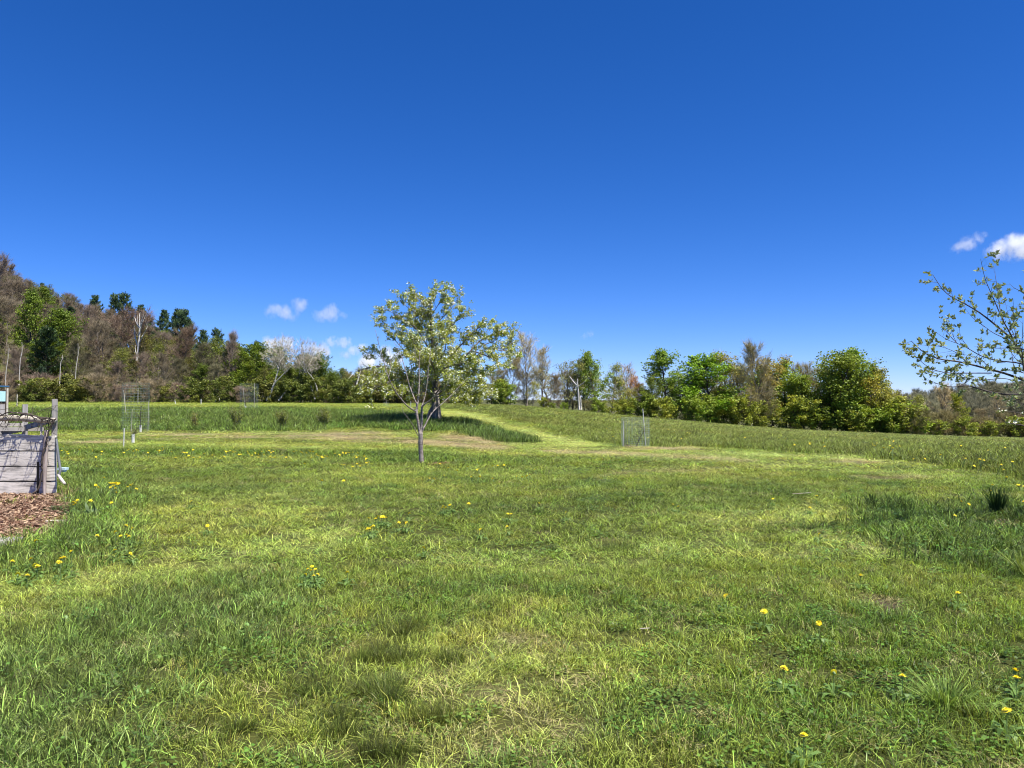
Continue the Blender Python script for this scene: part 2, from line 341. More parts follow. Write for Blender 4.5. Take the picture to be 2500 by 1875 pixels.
def mat_board(name, light=(.80, .75, .67), dark=(.17, .155, .14)):
    """weathered silver board, grain along X, dark stains and knots"""
    m, nt, out = nodes(name)
    tc = N(nt, 'ShaderNodeTexCoord'); oi = N(nt, 'ShaderNodeObjectInfo')
    ad = N(nt, 'ShaderNodeVectorMath', operation='ADD'); nt.links.new(tc.outputs['Object'], ad.inputs[0])
    rv = N(nt, 'ShaderNodeVectorMath', operation='SCALE'); rv.inputs['Scale'].default_value = 37.0; nt.links.new(oi.outputs['Random'], rv.inputs[0]); nt.links.new(rv.outputs[0], ad.inputs[1])
    mp = N(nt, 'ShaderNodeMapping'); mp.inputs['Scale'].default_value = (1.1, 3, 14); nt.links.new(ad.outputs[0], mp.inputs[0])
    n0 = N(nt, 'ShaderNodeTexNoise', Scale=1.6, Detail=3.0); nt.links.new(ad.outputs[0], n0.inputs['Vector'])
    mv = N(nt, 'ShaderNodeVectorMath', operation='MULTIPLY_ADD'); nt.links.new(n0.outputs['Color'], mv.inputs[0]); mv.inputs[1].default_value = (.4, .4, 2.6); nt.links.new(mp.outputs[0], mv.inputs[2])
    g = N(nt, 'ShaderNodeTexNoise', Scale=2.2, Detail=9.0, Roughness=.7); nt.links.new(mv.outputs[0], g.inputs['Vector'])
    cr = N(nt, 'ShaderNodeValToRGB'); e = cr.color_ramp.elements; e[0].position = .36; e[1].position = .60; e[0].color = (*dark, 1); e[1].color = (*light, 1)
    k = cr.color_ramp.elements.new(.46); k.color = (*[lerp(a, b, .65) for a, b in zip(dark, light)], 1); nt.links.new(g.outputs['Fac'], cr.inputs[0])
    n2 = N(nt, 'ShaderNodeTexNoise', Scale=2.7, Detail=5.0); nt.links.new(ad.outputs[0], n2.inputs['Vector'])
    r = N(nt, 'ShaderNodeMapRange'); r.inputs['From Min'].default_value = .52; r.inputs['From Max'].default_value = .72; r.inputs['To Max'].default_value = .55; nt.links.new(n2.outputs['Fac'], r.inputs['Value'])
    mx = N(nt, 'ShaderNodeMix', data_type='RGBA', blend_type='MULTIPLY'); nt.links.new(r.outputs[0], mx.inputs[0]); nt.links.new(cr.outputs[0], mx.inputs[6]); mx.inputs[7].default_value = (.38, .37, .39, 1)
    p = N(nt, 'ShaderNodeBsdfPrincipled', Roughness=.85); nt.links.new(mx.outputs[2], p.inputs['Base Color'])
    b = N(nt, 'ShaderNodeBump', Strength=.2, Distance=.006); nt.links.new(g.outputs['Fac'], b.inputs['Height']); nt.links.new(b.outputs[0], p.inputs['Normal'])
    nt.links.new(p.outputs[0], out.inputs['Surface']); return m
def mat_lv(name, c1, c2, rough=.9):
    """each piece its own shade between c1 and c2"""
    m, nt, out = nodes(name)
    v = N(nt, 'ShaderNodeAttribute', attribute_name='lv', attribute_type='GEOMETRY')
    cr = N(nt, 'ShaderNodeValToRGB'); cr.color_ramp.elements[0].color = (*c1, 1); cr.color_ramp.elements[1].color = (*c2, 1); nt.links.new(v.outputs['Fac'], cr.inputs[0])
    p = N(nt, 'ShaderNodeBsdfPrincipled', Roughness=rough); nt.links.new(cr.outputs[0], p.inputs['Base Color']); nt.links.new(p.outputs[0], out.inputs['Surface']); return m

M = {}
M['grass'] = mat_grass('grass_blade'); M['strawm'] = mat_grass('dry_straw', .15, .7, 1.3, .15); M['leafy'] = mat_grass('broad_leaf', .3, .7, 1.35, .3)
M['leaf'] = mat_leaf('tree_leaf'); M['needle'] = mat_leaf('pine_needle', .12, .6, 1.5, .2, (.8, .95, 1.1)); M['twig'] = mat_leaf('bare_twig', .05, .6, 1.45, .1, (1.05, .98, .88))
M['bark'] = mat_bark('tree_bark', (.10, .085, .07), (.26, .23, .20)); M['barkd'] = mat_bark('dark_bark', (.035, .028, .024), (.12, .10, .085), 8)
M['birch'] = mat_bark('pale_bark', (.30, .28, .25), (.62, .60, .55), 4, stretch=2.5)
M['apple'] = mat_bark('apple_bark', (.06, .05, .045), (.30, .27, .25), 11, stretch=.35, bump=.9)
M['young'] = mat_bark('smooth_young_bark', (.10, .08, .075), (.34, .30, .28), 14, stretch=1.8)
M['rtwig'] = mat_bark('dark_apple_twig', (.035, .028, .03), (.12, .10, .10), 20)
M['blossom'] = mat_lv('blossom', (.70, .70, .50), (.90, .90, .78), .7)
M['board'] = mat_board('weathered_board'); M['postw'] = mat_bark('weathered_post', (.18, .17, .165), (.42, .40, .385), 9, stretch=.12)
M['log'] = mat_bark('peeled_log', (.30, .27, .23), (.58, .54, .47), 5, stretch=1)
M['split'] = mat_bark('split_stake', (.16, .12, .11), (.48, .42, .40), 10, stretch=.1)
M['vine'] = mat_bark('vine_bark', (.03, .025, .022), (.12, .095, .08), 20)
M['darkmetal'] = mat_plain('dark_metal', (.02, .02, .024), .5, .6); M['white'] = mat_plain('white_plastic', (.58, .58, .56), .5, 0, .1)
M['palewood'] = mat_plain('pale_wooden_stake', (.50, .46, .40), .8, 0, .15); M['wire'] = mat_plain('galvanised_wire', (.26, .33, .31), .55, .3)
M['blue'] = mat_plain('blue_roof_metal', (.05, .17, .36), .4, .3, .1); M['cyan'] = mat_plain('pale_cyan_panel', (.45, .72, .78), .5, 0, .06)
M['galv'] = mat_plain('downspout_metal', (.20, .21, .21), .45, .4); M['petal'] = mat_lv('dandelion_petal', (.80, .60, .012), (.97, .86, .03), .6)
M['stem'] = mat_plain('flower_stem', (.13, .20, .06), .6); M['chip'] = mat_lv('wood_chip', (.07, .032, .02), (.42, .29, .19))
M['soil'] = mat_plain('dark_soil', (.045, .032, .022), .95); M['tan'] = mat_plain('bleached_wood', (.60, .52, .45), .85); M['steel'] = mat_plain('pale_blue_tray', (.45, .60, .66), .5)

# ------------------------------------------------------------------ the ground sheet
def make_ground():
    Ys = np.concatenate([np.linspace(-18, 2, 24), 2 + (np.linspace(0, 1, 420)[1:] ** 2.2) * 260, np.geomspace(275, 9000, 40)])
    U = np.linspace(-1, 1, 421); U = np.sign(U) * (np.abs(U) * .75 + np.abs(U) ** 3 * 1.6)
    X = U[None, :] * (np.maximum(Ys, 2)[:, None] + 14); Y = np.broadcast_to(Ys[:, None], X.shape)
    x = X.ravel(); y = Y.ravel(); z = ground(x, y)
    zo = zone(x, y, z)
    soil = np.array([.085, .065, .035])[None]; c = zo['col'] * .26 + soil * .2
    c = c + (np.array([.20, .155, .09])[None] - c) * np.clip(zo['straw'] * .8, 0, .8)[:, None]
    c = c + (np.array([.085, .06, .045])[None] - c) * sstep(.3, .9, zo['bare'])[:, None]
    c = np.where(zo['chip'][:, None] > 0, np.array([.16, .075, .045])[None], c)
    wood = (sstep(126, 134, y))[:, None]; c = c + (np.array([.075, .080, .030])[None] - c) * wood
    n, m = X.shape; b = Buf(); i = np.arange(n - 1)[:, None] * m; j = np.arange(m - 1)[None]
    b.quads(np.stack([x, y, z], 1), np.stack([i + j, i + j + 1, i + m + j + 1, i + m + j], -1).reshape(-1, 4))
    mt, nt, out = nodes('meadow_soil')
    a = N(nt, 'ShaderNodeAttribute', attribute_name='base', attribute_type='GEOMETRY')
    tc = N(nt, 'ShaderNodeTexCoord'); nz = N(nt, 'ShaderNodeTexNoise', Scale=14.0, Detail=10.0, Roughness=.75); nt.links.new(tc.outputs['Object'], nz.inputs['Vector'])
    f = math_(nt, 'MULTIPLY_ADD', nz.outputs['Fac'], 1.5); f.node.inputs[2].default_value = .25
    p = N(nt, 'ShaderNodeBsdfPrincipled', Roughness=.95); p.inputs['Specular IOR Level'].default_value = .1
    nt.links.new(scalecol(nt, a.outputs['Color'], f), p.inputs['Base Color'])
    bp = N(nt, 'ShaderNodeBump', Strength=.8, Distance=.03); nt.links.new(nz.outputs['Fac'], bp.inputs['Height']); nt.links.new(bp.outputs[0], p.inputs['Normal'])
    nt.links.new(p.outputs[0], out.inputs['Surface'])
    me = build_mesh('ground', b, mt, True)
    at = me.attributes.new('base', 'FLOAT_COLOR', 'POINT'); at.data.foreach_set('color', np.concatenate([c, np.ones((len(c), 1))], 1).astype(np.float32).ravel())
    tag(link('ground', me), kind='structure', label='grassy field rising to a bank on the left and falling away to the right')
make_ground()

# ------------------------------------------------------------------ grass: instanced clumps (stuff)
rs = np.random.default_rng(5)
def clump(name, n, r, width, lean, hvar, seed, mat, radiate=0.0, blunt=.0, flat=False):
    g = np.random.default_rng(seed); b = Buf()
    a = g.uniform(0, 2 * math.pi, n); rr = r * np.sqrt(g.uniform(0, 1, n)); P = np.stack([rr * np.cos(a), rr * np.sin(a), np.zeros(n)], 1)
    d = g.uniform(0, 2 * math.pi, n); L = lean * np.abs(g.normal(0, 1, n)) + .01
    D = np.stack([np.cos(d), np.sin(d), np.zeros(n)], 1) * L[:, None] + P * radiate
    H = (1 - hvar) + hvar * g.uniform(-.6, 1, n); H = np.maximum(H, .15)
    s = g.uniform(0, math.pi, n); S = np.stack([np.cos(s), np.sin(s), np.zeros(n)], 1) * (width * .5 * g.uniform(.6, 1.3, n))[:, None]
    up = np.array([0, 0, 1.0])
    z1 = (H * .55)[:, None] * up; z2 = H[:, None] * up * (1 - .25 * np.clip(L / (lean + 1e-6), 0, 2)[:, None] * .5)
    v = np.stack([P - S - up * .08, P + S - up * .08, P + D * .35 + z1 + S * .8, P + D * .35 + z1 - S * .8, P + D + z2 + S * blunt, P + D + z2 - S * blunt], 1).reshape(-1, 3)
    lv = g.uniform(0, 1, n); i = np.arange(n) * 6
    q = np.concatenate([np.stack([i, i + 1, i + 2, i + 3], 1), np.stack([i + 3, i + 2, i + 4, i + 5], 1)])
    b.quads(v, q, np.concatenate([lv, lv]))
    return bpy.data.objects.new(name, build_mesh(name, b, M[mat]))
def leafclump(name, n, r, size, seed):
    g = np.random.default_rng(seed); b = Buf()
    a = g.uniform(0, 2 * math.pi, n); rr = r * np.sqrt(g.uniform(0, 1, n)); P = np.stack([rr * np.cos(a), rr * np.sin(a), g.uniform(.2, .9, n)], 1)
    d = g.uniform(0, 2 * math.pi, n); U = np.stack([np.cos(d), np.sin(d), g.normal(0, 3, n)], 1) * size; Vv = np.stack([-np.sin(d), np.cos(d), g.normal(0, 3, n)], 1) * size * .8
    b.cards(P, U, Vv, g.uniform(0, 1, n)); return bpy.data.objects.new(name, build_mesh(name, b, M['leafy']))
def strawclump(name, n, r, seed):
    g = np.random.default_rng(seed); b = Buf()
    a = g.uniform(0, 2 * math.pi, n); rr = r * np.sqrt(g.uniform(0, 1, n)); P = np.stack([rr * np.cos(a), rr * np.sin(a), g.uniform(.05, .8, n)], 1)
    d = g.uniform(0, 2 * math.pi, n); L = g.uniform(.010, .032, n); U = np.stack([np.cos(d) * L, np.sin(d) * L, g.normal(0, .25, n)], 1); Vv = np.stack([-np.sin(d), np.cos(d), np.zeros(n)], 1) * .0013
    c = P; Q = np.stack([c - U - Vv, c + U - Vv, c + U + Vv, c - U + Vv], 1).reshape(-1, 3); b.quads(Q, np.arange(4 * n).reshape(n, 4), g.uniform(0, 1, n))
    return bpy.data.objects.new(name, build_mesh(name, b, M['strawm']))
def collection_of(name, objs):
    c = bpy.data.collections.new(name)
    for o in objs: c.objects.link(o)
    return c
VAR = 5
C_MOWN = collection_of('mown_grass_clumps', [clump('mown_clump_%d' % i, 72, .105, .0042, .048, .6, 100 + i, 'grass', .2, .45) for i in range(VAR)])
C_TALL = collection_of('tall_grass_clumps', [clump('tall_clump_%d' % i, 46, .11, .0054, .085, .6, 200 + i, 'grass', .25, .12) for i in range(VAR)])
C_TUFT = collection_of('fine_tuft_clumps', [clump('tuft_clump_%d' % i, 150, .07, .0022, .04, .4, 300 + i, 'grass', .8, .2) for i in range(VAR)])
C_LEAF = collection_of('clover_clumps', [leafclump('clover_clump_%d' % i, 26, .10, .011, 400 + i) for i in range(VAR)])
C_STRAW = collection_of('cut_straw_clumps', [strawclump('straw_clump_%d' % i, 60, .12, 500 + i) for i in range(VAR)])

def instancer(name, pts, rot, scl, col, coll, label, cat, nvar=VAR):
    n = len(pts); me = bpy.data.meshes.new(name); me.vertices.add(n); me.vertices.foreach_set('co', pts.astype(np.float32).ravel())
    for nm, ty, key, arr in (('rot', 'FLOAT_VECTOR', 'vector', rot), ('scl', 'FLOAT_VECTOR', 'vector', scl)):
        a = me.attributes.new(nm, ty, 'POINT'); a.data.foreach_set(key, arr.astype(np.float32).ravel())
    a = me.attributes.new('gcol', 'FLOAT_COLOR', 'POINT'); a.data.foreach_set('color', np.concatenate([col, np.ones((n, 1))], 1).astype(np.float32).ravel())
    a = me.attributes.new('vi', 'INT', 'POINT'); a.data.foreach_set('value', rs.integers(0, nvar, n).astype(np.int32))
    o = link(name, me); tag(o, label, cat, kind='stuff')
    ng = bpy.data.node_groups.new(name + '_growth', 'GeometryNodeTree')
    ng.interface.new_socket('Geometry', in_out='INPUT', socket_type='NodeSocketGeometry'); ng.interface.new_socket('Geometry', in_out='OUTPUT', socket_type='NodeSocketGeometry')
    gi = ng.nodes.new('NodeGroupInput'); go = ng.nodes.new('NodeGroupOutput'); ip = ng.nodes.new('GeometryNodeInstanceOnPoints')
    ci = ng.nodes.new('GeometryNodeCollectionInfo'); ci.inputs['Collection'].default_value = coll; ci.inputs['Separate Children'].default_value = True; ci.inputs['Reset Children'].default_value = True
    def na(nm, ty):
        x = ng.nodes.new('GeometryNodeInputNamedAttribute'); x.data_type = ty; x.inputs['Name'].default_value = nm; return [s for s in x.outputs if s.enabled and s.name == 'Attribute'][0]
    ng.links.new(gi.outputs[0], ip.inputs['Points']); ng.links.new(ci.outputs[0], ip.inputs['Instance']); ip.inputs['Pick Instance'].default_value = True
    ng.links.new(na('vi', 'INT'), ip.inputs['Instance Index'])
    er = ng.nodes.new('FunctionNodeEulerToRotation'); ng.links.new(na('rot', 'FLOAT_VECTOR'), er.inputs[0]); ng.links.new(er.outputs[0], ip.inputs['Rotation'])
    ng.links.new(na('scl', 'FLOAT_VECTOR'), ip.inputs['Scale']); ng.links.new(ip.outputs[0], go.inputs[0])
    md = o.modifiers.new('growth', 'NODES'); md.node_group = ng
    return o
def scatter(y0, y1, dens, margin=2.5):
    """random points on the field between two distances, over the view and a margin beside it"""
    xm = y1 * .70 + margin; n = int((y1 - y0) * 2 * xm * dens)
    x = rs.uniform(-xm, xm, n); y = rs.uniform(y0, y1, n); k = np.abs(x) < y * .70 + margin
    return x[k], y[k]
RINGS = [(2.3, 7.5, 120, 1.0), (7.5, 17, 44, 1.65), (17, 34, 17, 2.6), (34, 62, 7.0, 4.2), (62, 142, 2.6, 7.0)]
acc = {k: [] for k in ('mown', 'tall', 'tuft', 'leaf', 'straw')}
for (y0, y1, dens, s) in RINGS:
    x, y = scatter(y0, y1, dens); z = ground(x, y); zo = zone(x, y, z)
    keep = rs.uniform(0, 1, len(x)) < zo['dens']
    x, y, z = x[keep], y[keep], z[keep]; zo = {k: v[keep] for k, v in zo.items()}
    n = len(x); u = rs.uniform(0, 1, n); isT = (zo['tall'] > .5) | (zo['h'] > .115); isF = (zo['tuft'] > .4) & ~isT
    isS = (u < zo['straw']) & ~isF; isL = (~isS) & (u < zo['straw'] + zo['clover']) & (y < 34) & ~isF
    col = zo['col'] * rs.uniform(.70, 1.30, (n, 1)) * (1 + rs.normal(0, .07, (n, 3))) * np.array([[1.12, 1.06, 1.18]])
    hj = zo['h'] * rs.uniform(.7, 1.3, n)
    for key, m in (('straw', isS), ('leaf', isL), ('tuft', isF), ('tall', isT & ~isS & ~isL), ('mown', ~isT & ~isS & ~isL & ~isF)):
        if not m.any(): continue
        k = int(m.sum()); ss = np.full(k, s) * rs.uniform(.8, 1.25, k)
        hh = hj[m].copy(); cc = col[m].copy()
        if key == 'straw': hh = np.full(k, .035) * rs.uniform(.6, 1.6, k); cc = np.array([[.50, .41, .22]]) * rs.uniform(.7, 1.15, (k, 1)) * .7 + cc * .4
        if key == 'leaf': hh = np.clip(hh * .9, .04, .14); cc = cc * np.array([[.72, .95, .8]])
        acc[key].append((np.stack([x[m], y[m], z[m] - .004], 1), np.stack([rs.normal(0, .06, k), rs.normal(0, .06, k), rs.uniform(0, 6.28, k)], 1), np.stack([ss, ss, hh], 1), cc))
def put(key, name, coll, label, cat):
    A = [np.concatenate([t[i] for t in acc[key]]) for i in range(4)]; instancer(name, A[0], A[1], A[2], A[3], coll, label, cat)
put('mown', 'mown_grass', C_MOWN, 'short mown grass of the lawn and the tracks', 'grass')
put('tall', 'tall_grass', C_TALL, 'long unmown grass on the bank, the meadow and the rough patches', 'grass')
put('tuft', 'fine_grass_tufts', C_TUFT, 'low dark tufts of fine grass in the lawn', 'grass')
put('leaf', 'clover', C_LEAF, 'clover and small leafy weeds among the grass', 'clover')
put('straw', 'grass_clippings', C_STRAW, 'dried tan grass clippings lying in rows', 'clippings')
#PART2
# ------------------------------------------------------------------ tree building
def rot_dir(d, ang, az, g):
    """tilt direction d by ang about a random-ish perpendicular at azimuth az"""
    d = d / np.linalg.norm(d); r = np.array([0, 0, 1.0]) if abs(d[2]) < .95 else np.array([1.0, 0, 0])
    a = np.cross(d, r); a /= np.linalg.norm(a); b = np.cross(d, a)
    return d * math.cos(ang) + (a * math.cos(az) + b * math.sin(az)) * math.sin(ang)
def wander(p, d, L, n, jit, g, up=0.0):
    P = [np.array(p, float)]; d = np.array(d, float)
    for i in range(n):
        d = d + g.normal(0, jit, 3) + np.array([0, 0, up]); d /= np.linalg.norm(d); P.append(P[-1] + d * L / n)
    return np.array(P), d
def foliage(b, C, n, spread, size, g, flat=.55, lvb=None):
    """n leaf-sized faces round every centre"""
    C = np.repeat(np.asarray(C), n, 0); m = len(C)
    P = C + g.normal(0, 1, (m, 3)) * np.array([spread, spread, spread * flat])
    nrm = g.normal(0, 1, (m, 3)) + np.array([0, 0, .9]); nrm /= np.linalg.norm(nrm, axis=1, keepdims=True)
    t = g.normal(0, 1, (m, 3)); U = np.cross(nrm, t); U /= np.linalg.norm(U, axis=1, keepdims=True); Vv = np.cross(nrm, U)
    s = (size * g.uniform(.6, 1.3, m) * .5)[:, None]
    lv = g.uniform(0, 1, m) if lvb is None else np.clip(np.repeat(lvb, n) + g.uniform(-.35, .35, m), 0, 1)
    b.cards(P, U * s, Vv * s * .8, lv)
def twiglets(b, C, D, n, L, w, g, spread=.6, up=.35):
    """n fine twigs fanning from every centre"""
    C = np.repeat(np.asarray(C), n, 0); D = np.repeat(np.asarray(D), n, 0); m = len(C)
    d = D + g.normal(0, spread, (m, 3)) + np.array([0, 0, up]); d /= np.linalg.norm(d, axis=1, keepdims=True)
    l = (L * g.uniform(.4, 1.2, m))[:, None]; s = np.cross(d, g.normal(0, 1, (m, 3))); s /= np.linalg.norm(s, axis=1, keepdims=True); s *= w * .5
    e = C + d * l; Q = np.stack([C - s, C + s, e + s * .4, e - s * .4], 1).reshape(-1, 3)
    b.quads(Q, np.arange(4 * m).reshape(m, 4), g.uniform(0, 1, m))
def gen_tree(seed, kind, H, R, t0=.18, nl=24, dens=1.0, multi=1, leaf=.32, up=.9, gap=.15, drop=0.0):
    g = np.random.default_rng(seed); tb = Buf(); cb = Buf(); C = []; D = []
    for s in range(multi):
        base = np.array([g.normal(0, .25), g.normal(0, .25), -.5]) if multi > 1 else np.array([0, 0, -.5])
        d0 = np.array([g.normal(0, .14 + .1 * (multi > 1)), g.normal(0, .14 + .1 * (multi > 1)), 1.0])
        hh = H * (.93 if multi == 1 else g.uniform(.75, .97))
        T, _ = wander(base, d0, hh + .5, 9, .045, g, .03); r0 = H * .016 / math.sqrt(multi) * g.uniform(.8, 1.2)
        tb.tube(T, np.linspace(r0, r0 * .12, 10), 6)
        n = max(4, int(nl / multi))
        for i in range(n):
            t = t0 + (1 - t0) * (i + g.uniform(0, 1)) / n; t = min(t, .99)
            f = t * 9; k = int(f); p = T[k] * (1 - f + k) + T[min(k + 1, 9)] * (f - k)
            az = i * 2.4 + g.uniform(-.5, .5) + s * 1.7
            if kind == 'pine': prof = (1 - t) ** .65 * 1.15 + .10; el = .12 + .5 * t; ln = R * prof * g.uniform(.55, 1.15)
            elif kind == 'vase': prof = .55 + .6 * math.sin(math.pi * min(1, t * .9 + .1)); el = .75 + .5 * t; ln = R * prof * g.uniform(.7, 1.25)
            else: prof = math.sin(math.pi * (t * .78 + .16)) ** .7; el = .25 + 1.0 * t * up; ln = R * prof * g.uniform(.6, 1.2)
            d = np.array([math.cos(az) * math.cos(el), math.sin(az) * math.cos(el), math.sin(el)])
            Lb, de = wander(p, d, ln, 5, .10, g, .05 if kind != 'pine' else .04)
            tb.tube(Lb, np.linspace(r0 * .42 * (1.1 - t * .6), r0 * .06, 6), 4, cap=False)
            if g.uniform() < gap: continue
            ns = 8 if kind != 'pine' else 6
            for j in range(ns):
                u = .28 + .72 * (j + g.uniform(0, 1)) / ns; f = u * 5; k = min(int(f), 4); q = Lb[k] * (1 - f + k) + Lb[k + 1] * (f - k)
                dd = rot_dir(Lb[k + 1] - Lb[k], g.uniform(.3, 1.1), g.uniform(0, 6.28), g)
                if kind == 'pine': dd[2] = abs(dd[2]) * .5 + .12
                sl_ = R * .34 * g.uniform(.5, 1.2) * (1.15 - .5 * u); Sb, ds = wander(q, dd, sl_, 3, .15, g, .1)
                tb.tube(Sb, np.linspace(r0 * .10, r0 * .035, 4), 3, cap=False)
                if kind != 'pine' or True:
                    for m_ in (1, 2, 3):
                        if g.uniform() > drop: C.append(Sb[m_]); D.append(ds)
    C = np.array(C); D = np.array(D)
    if kind in ('bare', 'vase'): twiglets(cb, C, D, max(1, int(7 * dens)), R * .24, .030 if dens < 2 else .021, g)
    elif kind == 'pine':
        m = len(C); n = max(3, int(9 * dens)); P = np.repeat(C, n, 0) + g.normal(0, .16, (m * n, 3)); d = np.repeat(D, n, 0) * .8 + g.normal(0, .55, (m * n, 3)) + np.array([0, 0, .55])
        d /= np.linalg.norm(d, axis=1, keepdims=True); s = np.cross(d, g.normal(0, 1, (m * n, 3))); s /= np.linalg.norm(s, axis=1, keepdims=True)
        cb.cards(P, d * g.uniform(.16, .36, m * n)[:, None], s * .075, np.clip(np.repeat(g.uniform(0, 1, m), n) + g.uniform(-.3, .3, m * n), 0, 1))
    else:
        foliage(cb, C, max(2, int(9 * dens)), R * .075, leaf, g, .45, g.uniform(.1, .9, len(C)))
        if kind == 'airy': twiglets(cb, C[::2], D[::2], 3, R * .2, .03, g)
    return tb, cb
PROTO = {}
def proto(name, seed, kind, H, R, cm, tm='bark', **kw):
    tb, cb = gen_tree(seed, kind, H, R, **kw)
    PROTO[name] = (build_mesh(name + '_trunk', tb, M[tm], True), build_mesh(name + '_crown', cb, M[cm]), H)
for i in range(4): proto('maple%d' % i, 10 + i, 'leaf', 13, 5.3 + .4 * i, 'leaf', 'barkd', nl=36, dens=1.35, t0=.08, up=.85)
for i in range(3): proto('tall%d' % i, 30 + i, 'leaf', 15, 4.9, 'leaf', 'barkd', nl=32, dens=1.3, t0=.14, gap=.12, up=1.0, drop=.1)
for i in range(3): proto('airy%d' % i, 40 + i, 'airy', 13, 4.6, 'leaf', 'bark', nl=28, dens=.6, t0=.2, gap=.1, leaf=.26, drop=.15, multi=2 if i == 1 else 1)
for i in range(4): proto('bare%d' % i, 50 + i, 'bare', 13, 4.4, 'twig', 'bark', nl=34, dens=2.3, t0=.07, gap=0, up=1.1, multi=(1, 2, 1, 3)[i])
for i in range(2): proto('vase%d' % i, 60 + i, 'vase', 13, 4.2, 'twig', 'bark', nl=20, dens=.9, t0=.3, gap=0)
for i in range(3): proto('pine%d' % i, 70 + i, 'pine', 16, 3.9, 'needle', 'barkd', nl=46, dens=.9, t0=.16 + .1 * i, gap=.06)
for i in range(3): proto('brush%d' % i, 80 + i, 'bare', 4.0, 2.6, 'twig', 'barkd', nl=26, dens=2.2, t0=.02, gap=0, multi=4, up=.7)
for i in range(3): proto('bush%d' % i, 90 + i, 'leaf', 3.6, 2.4, 'leaf', 'barkd', nl=22, dens=.8, t0=.02, gap=0, leaf=.22, multi=3, up=.8)

ntree = 0; TINT = (1, 1, 1)
def tree(pn, px, Y, row_top=None, H=None, col=(.08, .12, .03), label='', cat='tree', group=None, name='tree', wide=1.0, rz=None, lean=None, bark=(1, 1, 1), dz=0.0, parts=('trunk', 'crown')):
    """a tree standing on the ground at photo column px and distance Y"""
    global ntree; ntree += 1
    g = random.Random(ntree * 13 + 5); p = onray(px, Y); tm, cm, PH = PROTO[pn]
    if H is None: H = (EYE - (row_top - HR) / F * Y - p[2]) * 1.04
    root = empty(name, p + np.array([0, 0, dz]), label, cat, group); s = H / PH
    root.rotation_euler = (lean[0] if lean else 0, lean[1] if lean else 0, g.uniform(0, 6.28) if rz is None else rz); root.scale = (s * wide, s * wide, s)
    a = link(parts[0], tm, root); a.color = (*bark, 1)
    b = link(parts[1], cm, root); b.color = (*[min(.6, v * f) for v, f in zip(col, TINT)], 1)
    return root

# ------------------------------------------------------------------ the wooded hillside on the left
SKYL = [(-320, 545), (0, 632), (50, 676), (130, 702), (200, 748), (240, 755), (300, 760), (330, 775), (400, 800), (450, 820), (480, 845), (540, 840), (570, 845), (620, 860), (680, 872), (750, 885), (800, 908), (900, 930)]
skx = [a for a, _ in SKYL]; sky_ = [b for _, b in SKYL]
hr = random.Random(11)
KINDS = {
 'bare': (['bare0', 'bare1', 'bare2', 'bare3'], [(.29, .235, .17), (.25, .21, .145), (.31, .26, .18), (.27, .215, .17), (.24, .225, .13)], 'bare grey-brown twiggy tree in the leafless mass of the left hillside', 'bare trees on the left hillside', 'tree', 'bare_tree'),
 'airy': (['airy0', 'airy1', 'airy2'], [(.21, .22, .05), (.19, .21, .05), (.24, .23, .06)], 'thinly leafed olive-green tree among the bare trees of the left hillside', 'budding trees on the left hillside', 'tree', 'budding_tree'),
 'leaf': (['maple0', 'maple1', 'tall0', 'tall2'], [(.17, .24, .025), (.15, .22, .03)], 'fresh green leafed tree among the bare trees of the left hillside', 'green trees on the left hillside', 'tree', 'leafy_tree'),
 'pine': (['pine0', 'pine1', 'pine2'], [(.050, .085, .040), (.055, .09, .045)], 'dark evergreen pine among the trees of the left hillside', 'pines on the left hillside', 'pine tree', 'pine_tree')}
def spot(px, table):
    for lim, ph in table:
        if px < lim: return ph
    return table[-1][1]
LEFTMARK = [(-120, 'beyond the left edge'), (0, 'just outside the left edge'), (40, 'at the left edge'), (95, 'by the bright yellow-green tree'), (130, 'over the dark hemlock'), (185, 'by the round green tree'), (235, 'left of the three pine tops'), (280, 'under the three pine tops'),
    (318, 'left of the white dead tree'), (358, 'at the white dead tree'), (400, 'under the left of the pine clump'), (445, 'under the middle of the pine clump'), (490, 'under the right of the pine clump'), (530, 'left of the lone pine'), (565, 'right of the lone pine'),
    (610, 'by the slim pale trees'), (650, 'by the large fresh maple'), (700, 'behind the left silvery birch'), (755, 'behind the second silvery birch'), (810, 'right of the silvery birches'), (9999, 'near the broken birch')]
def tone(k, c):
    r = c[0] / c[1]
    if k == 'bare': return 'reddish' if r > 1.245 else 'grey-brown' if r > 1.2 else 'straw-brown' if r > 1.1 else 'olive-brown'
    return 'yellowish' if c[1] > .22 or r > 1 else 'dull'
Y = 133.0
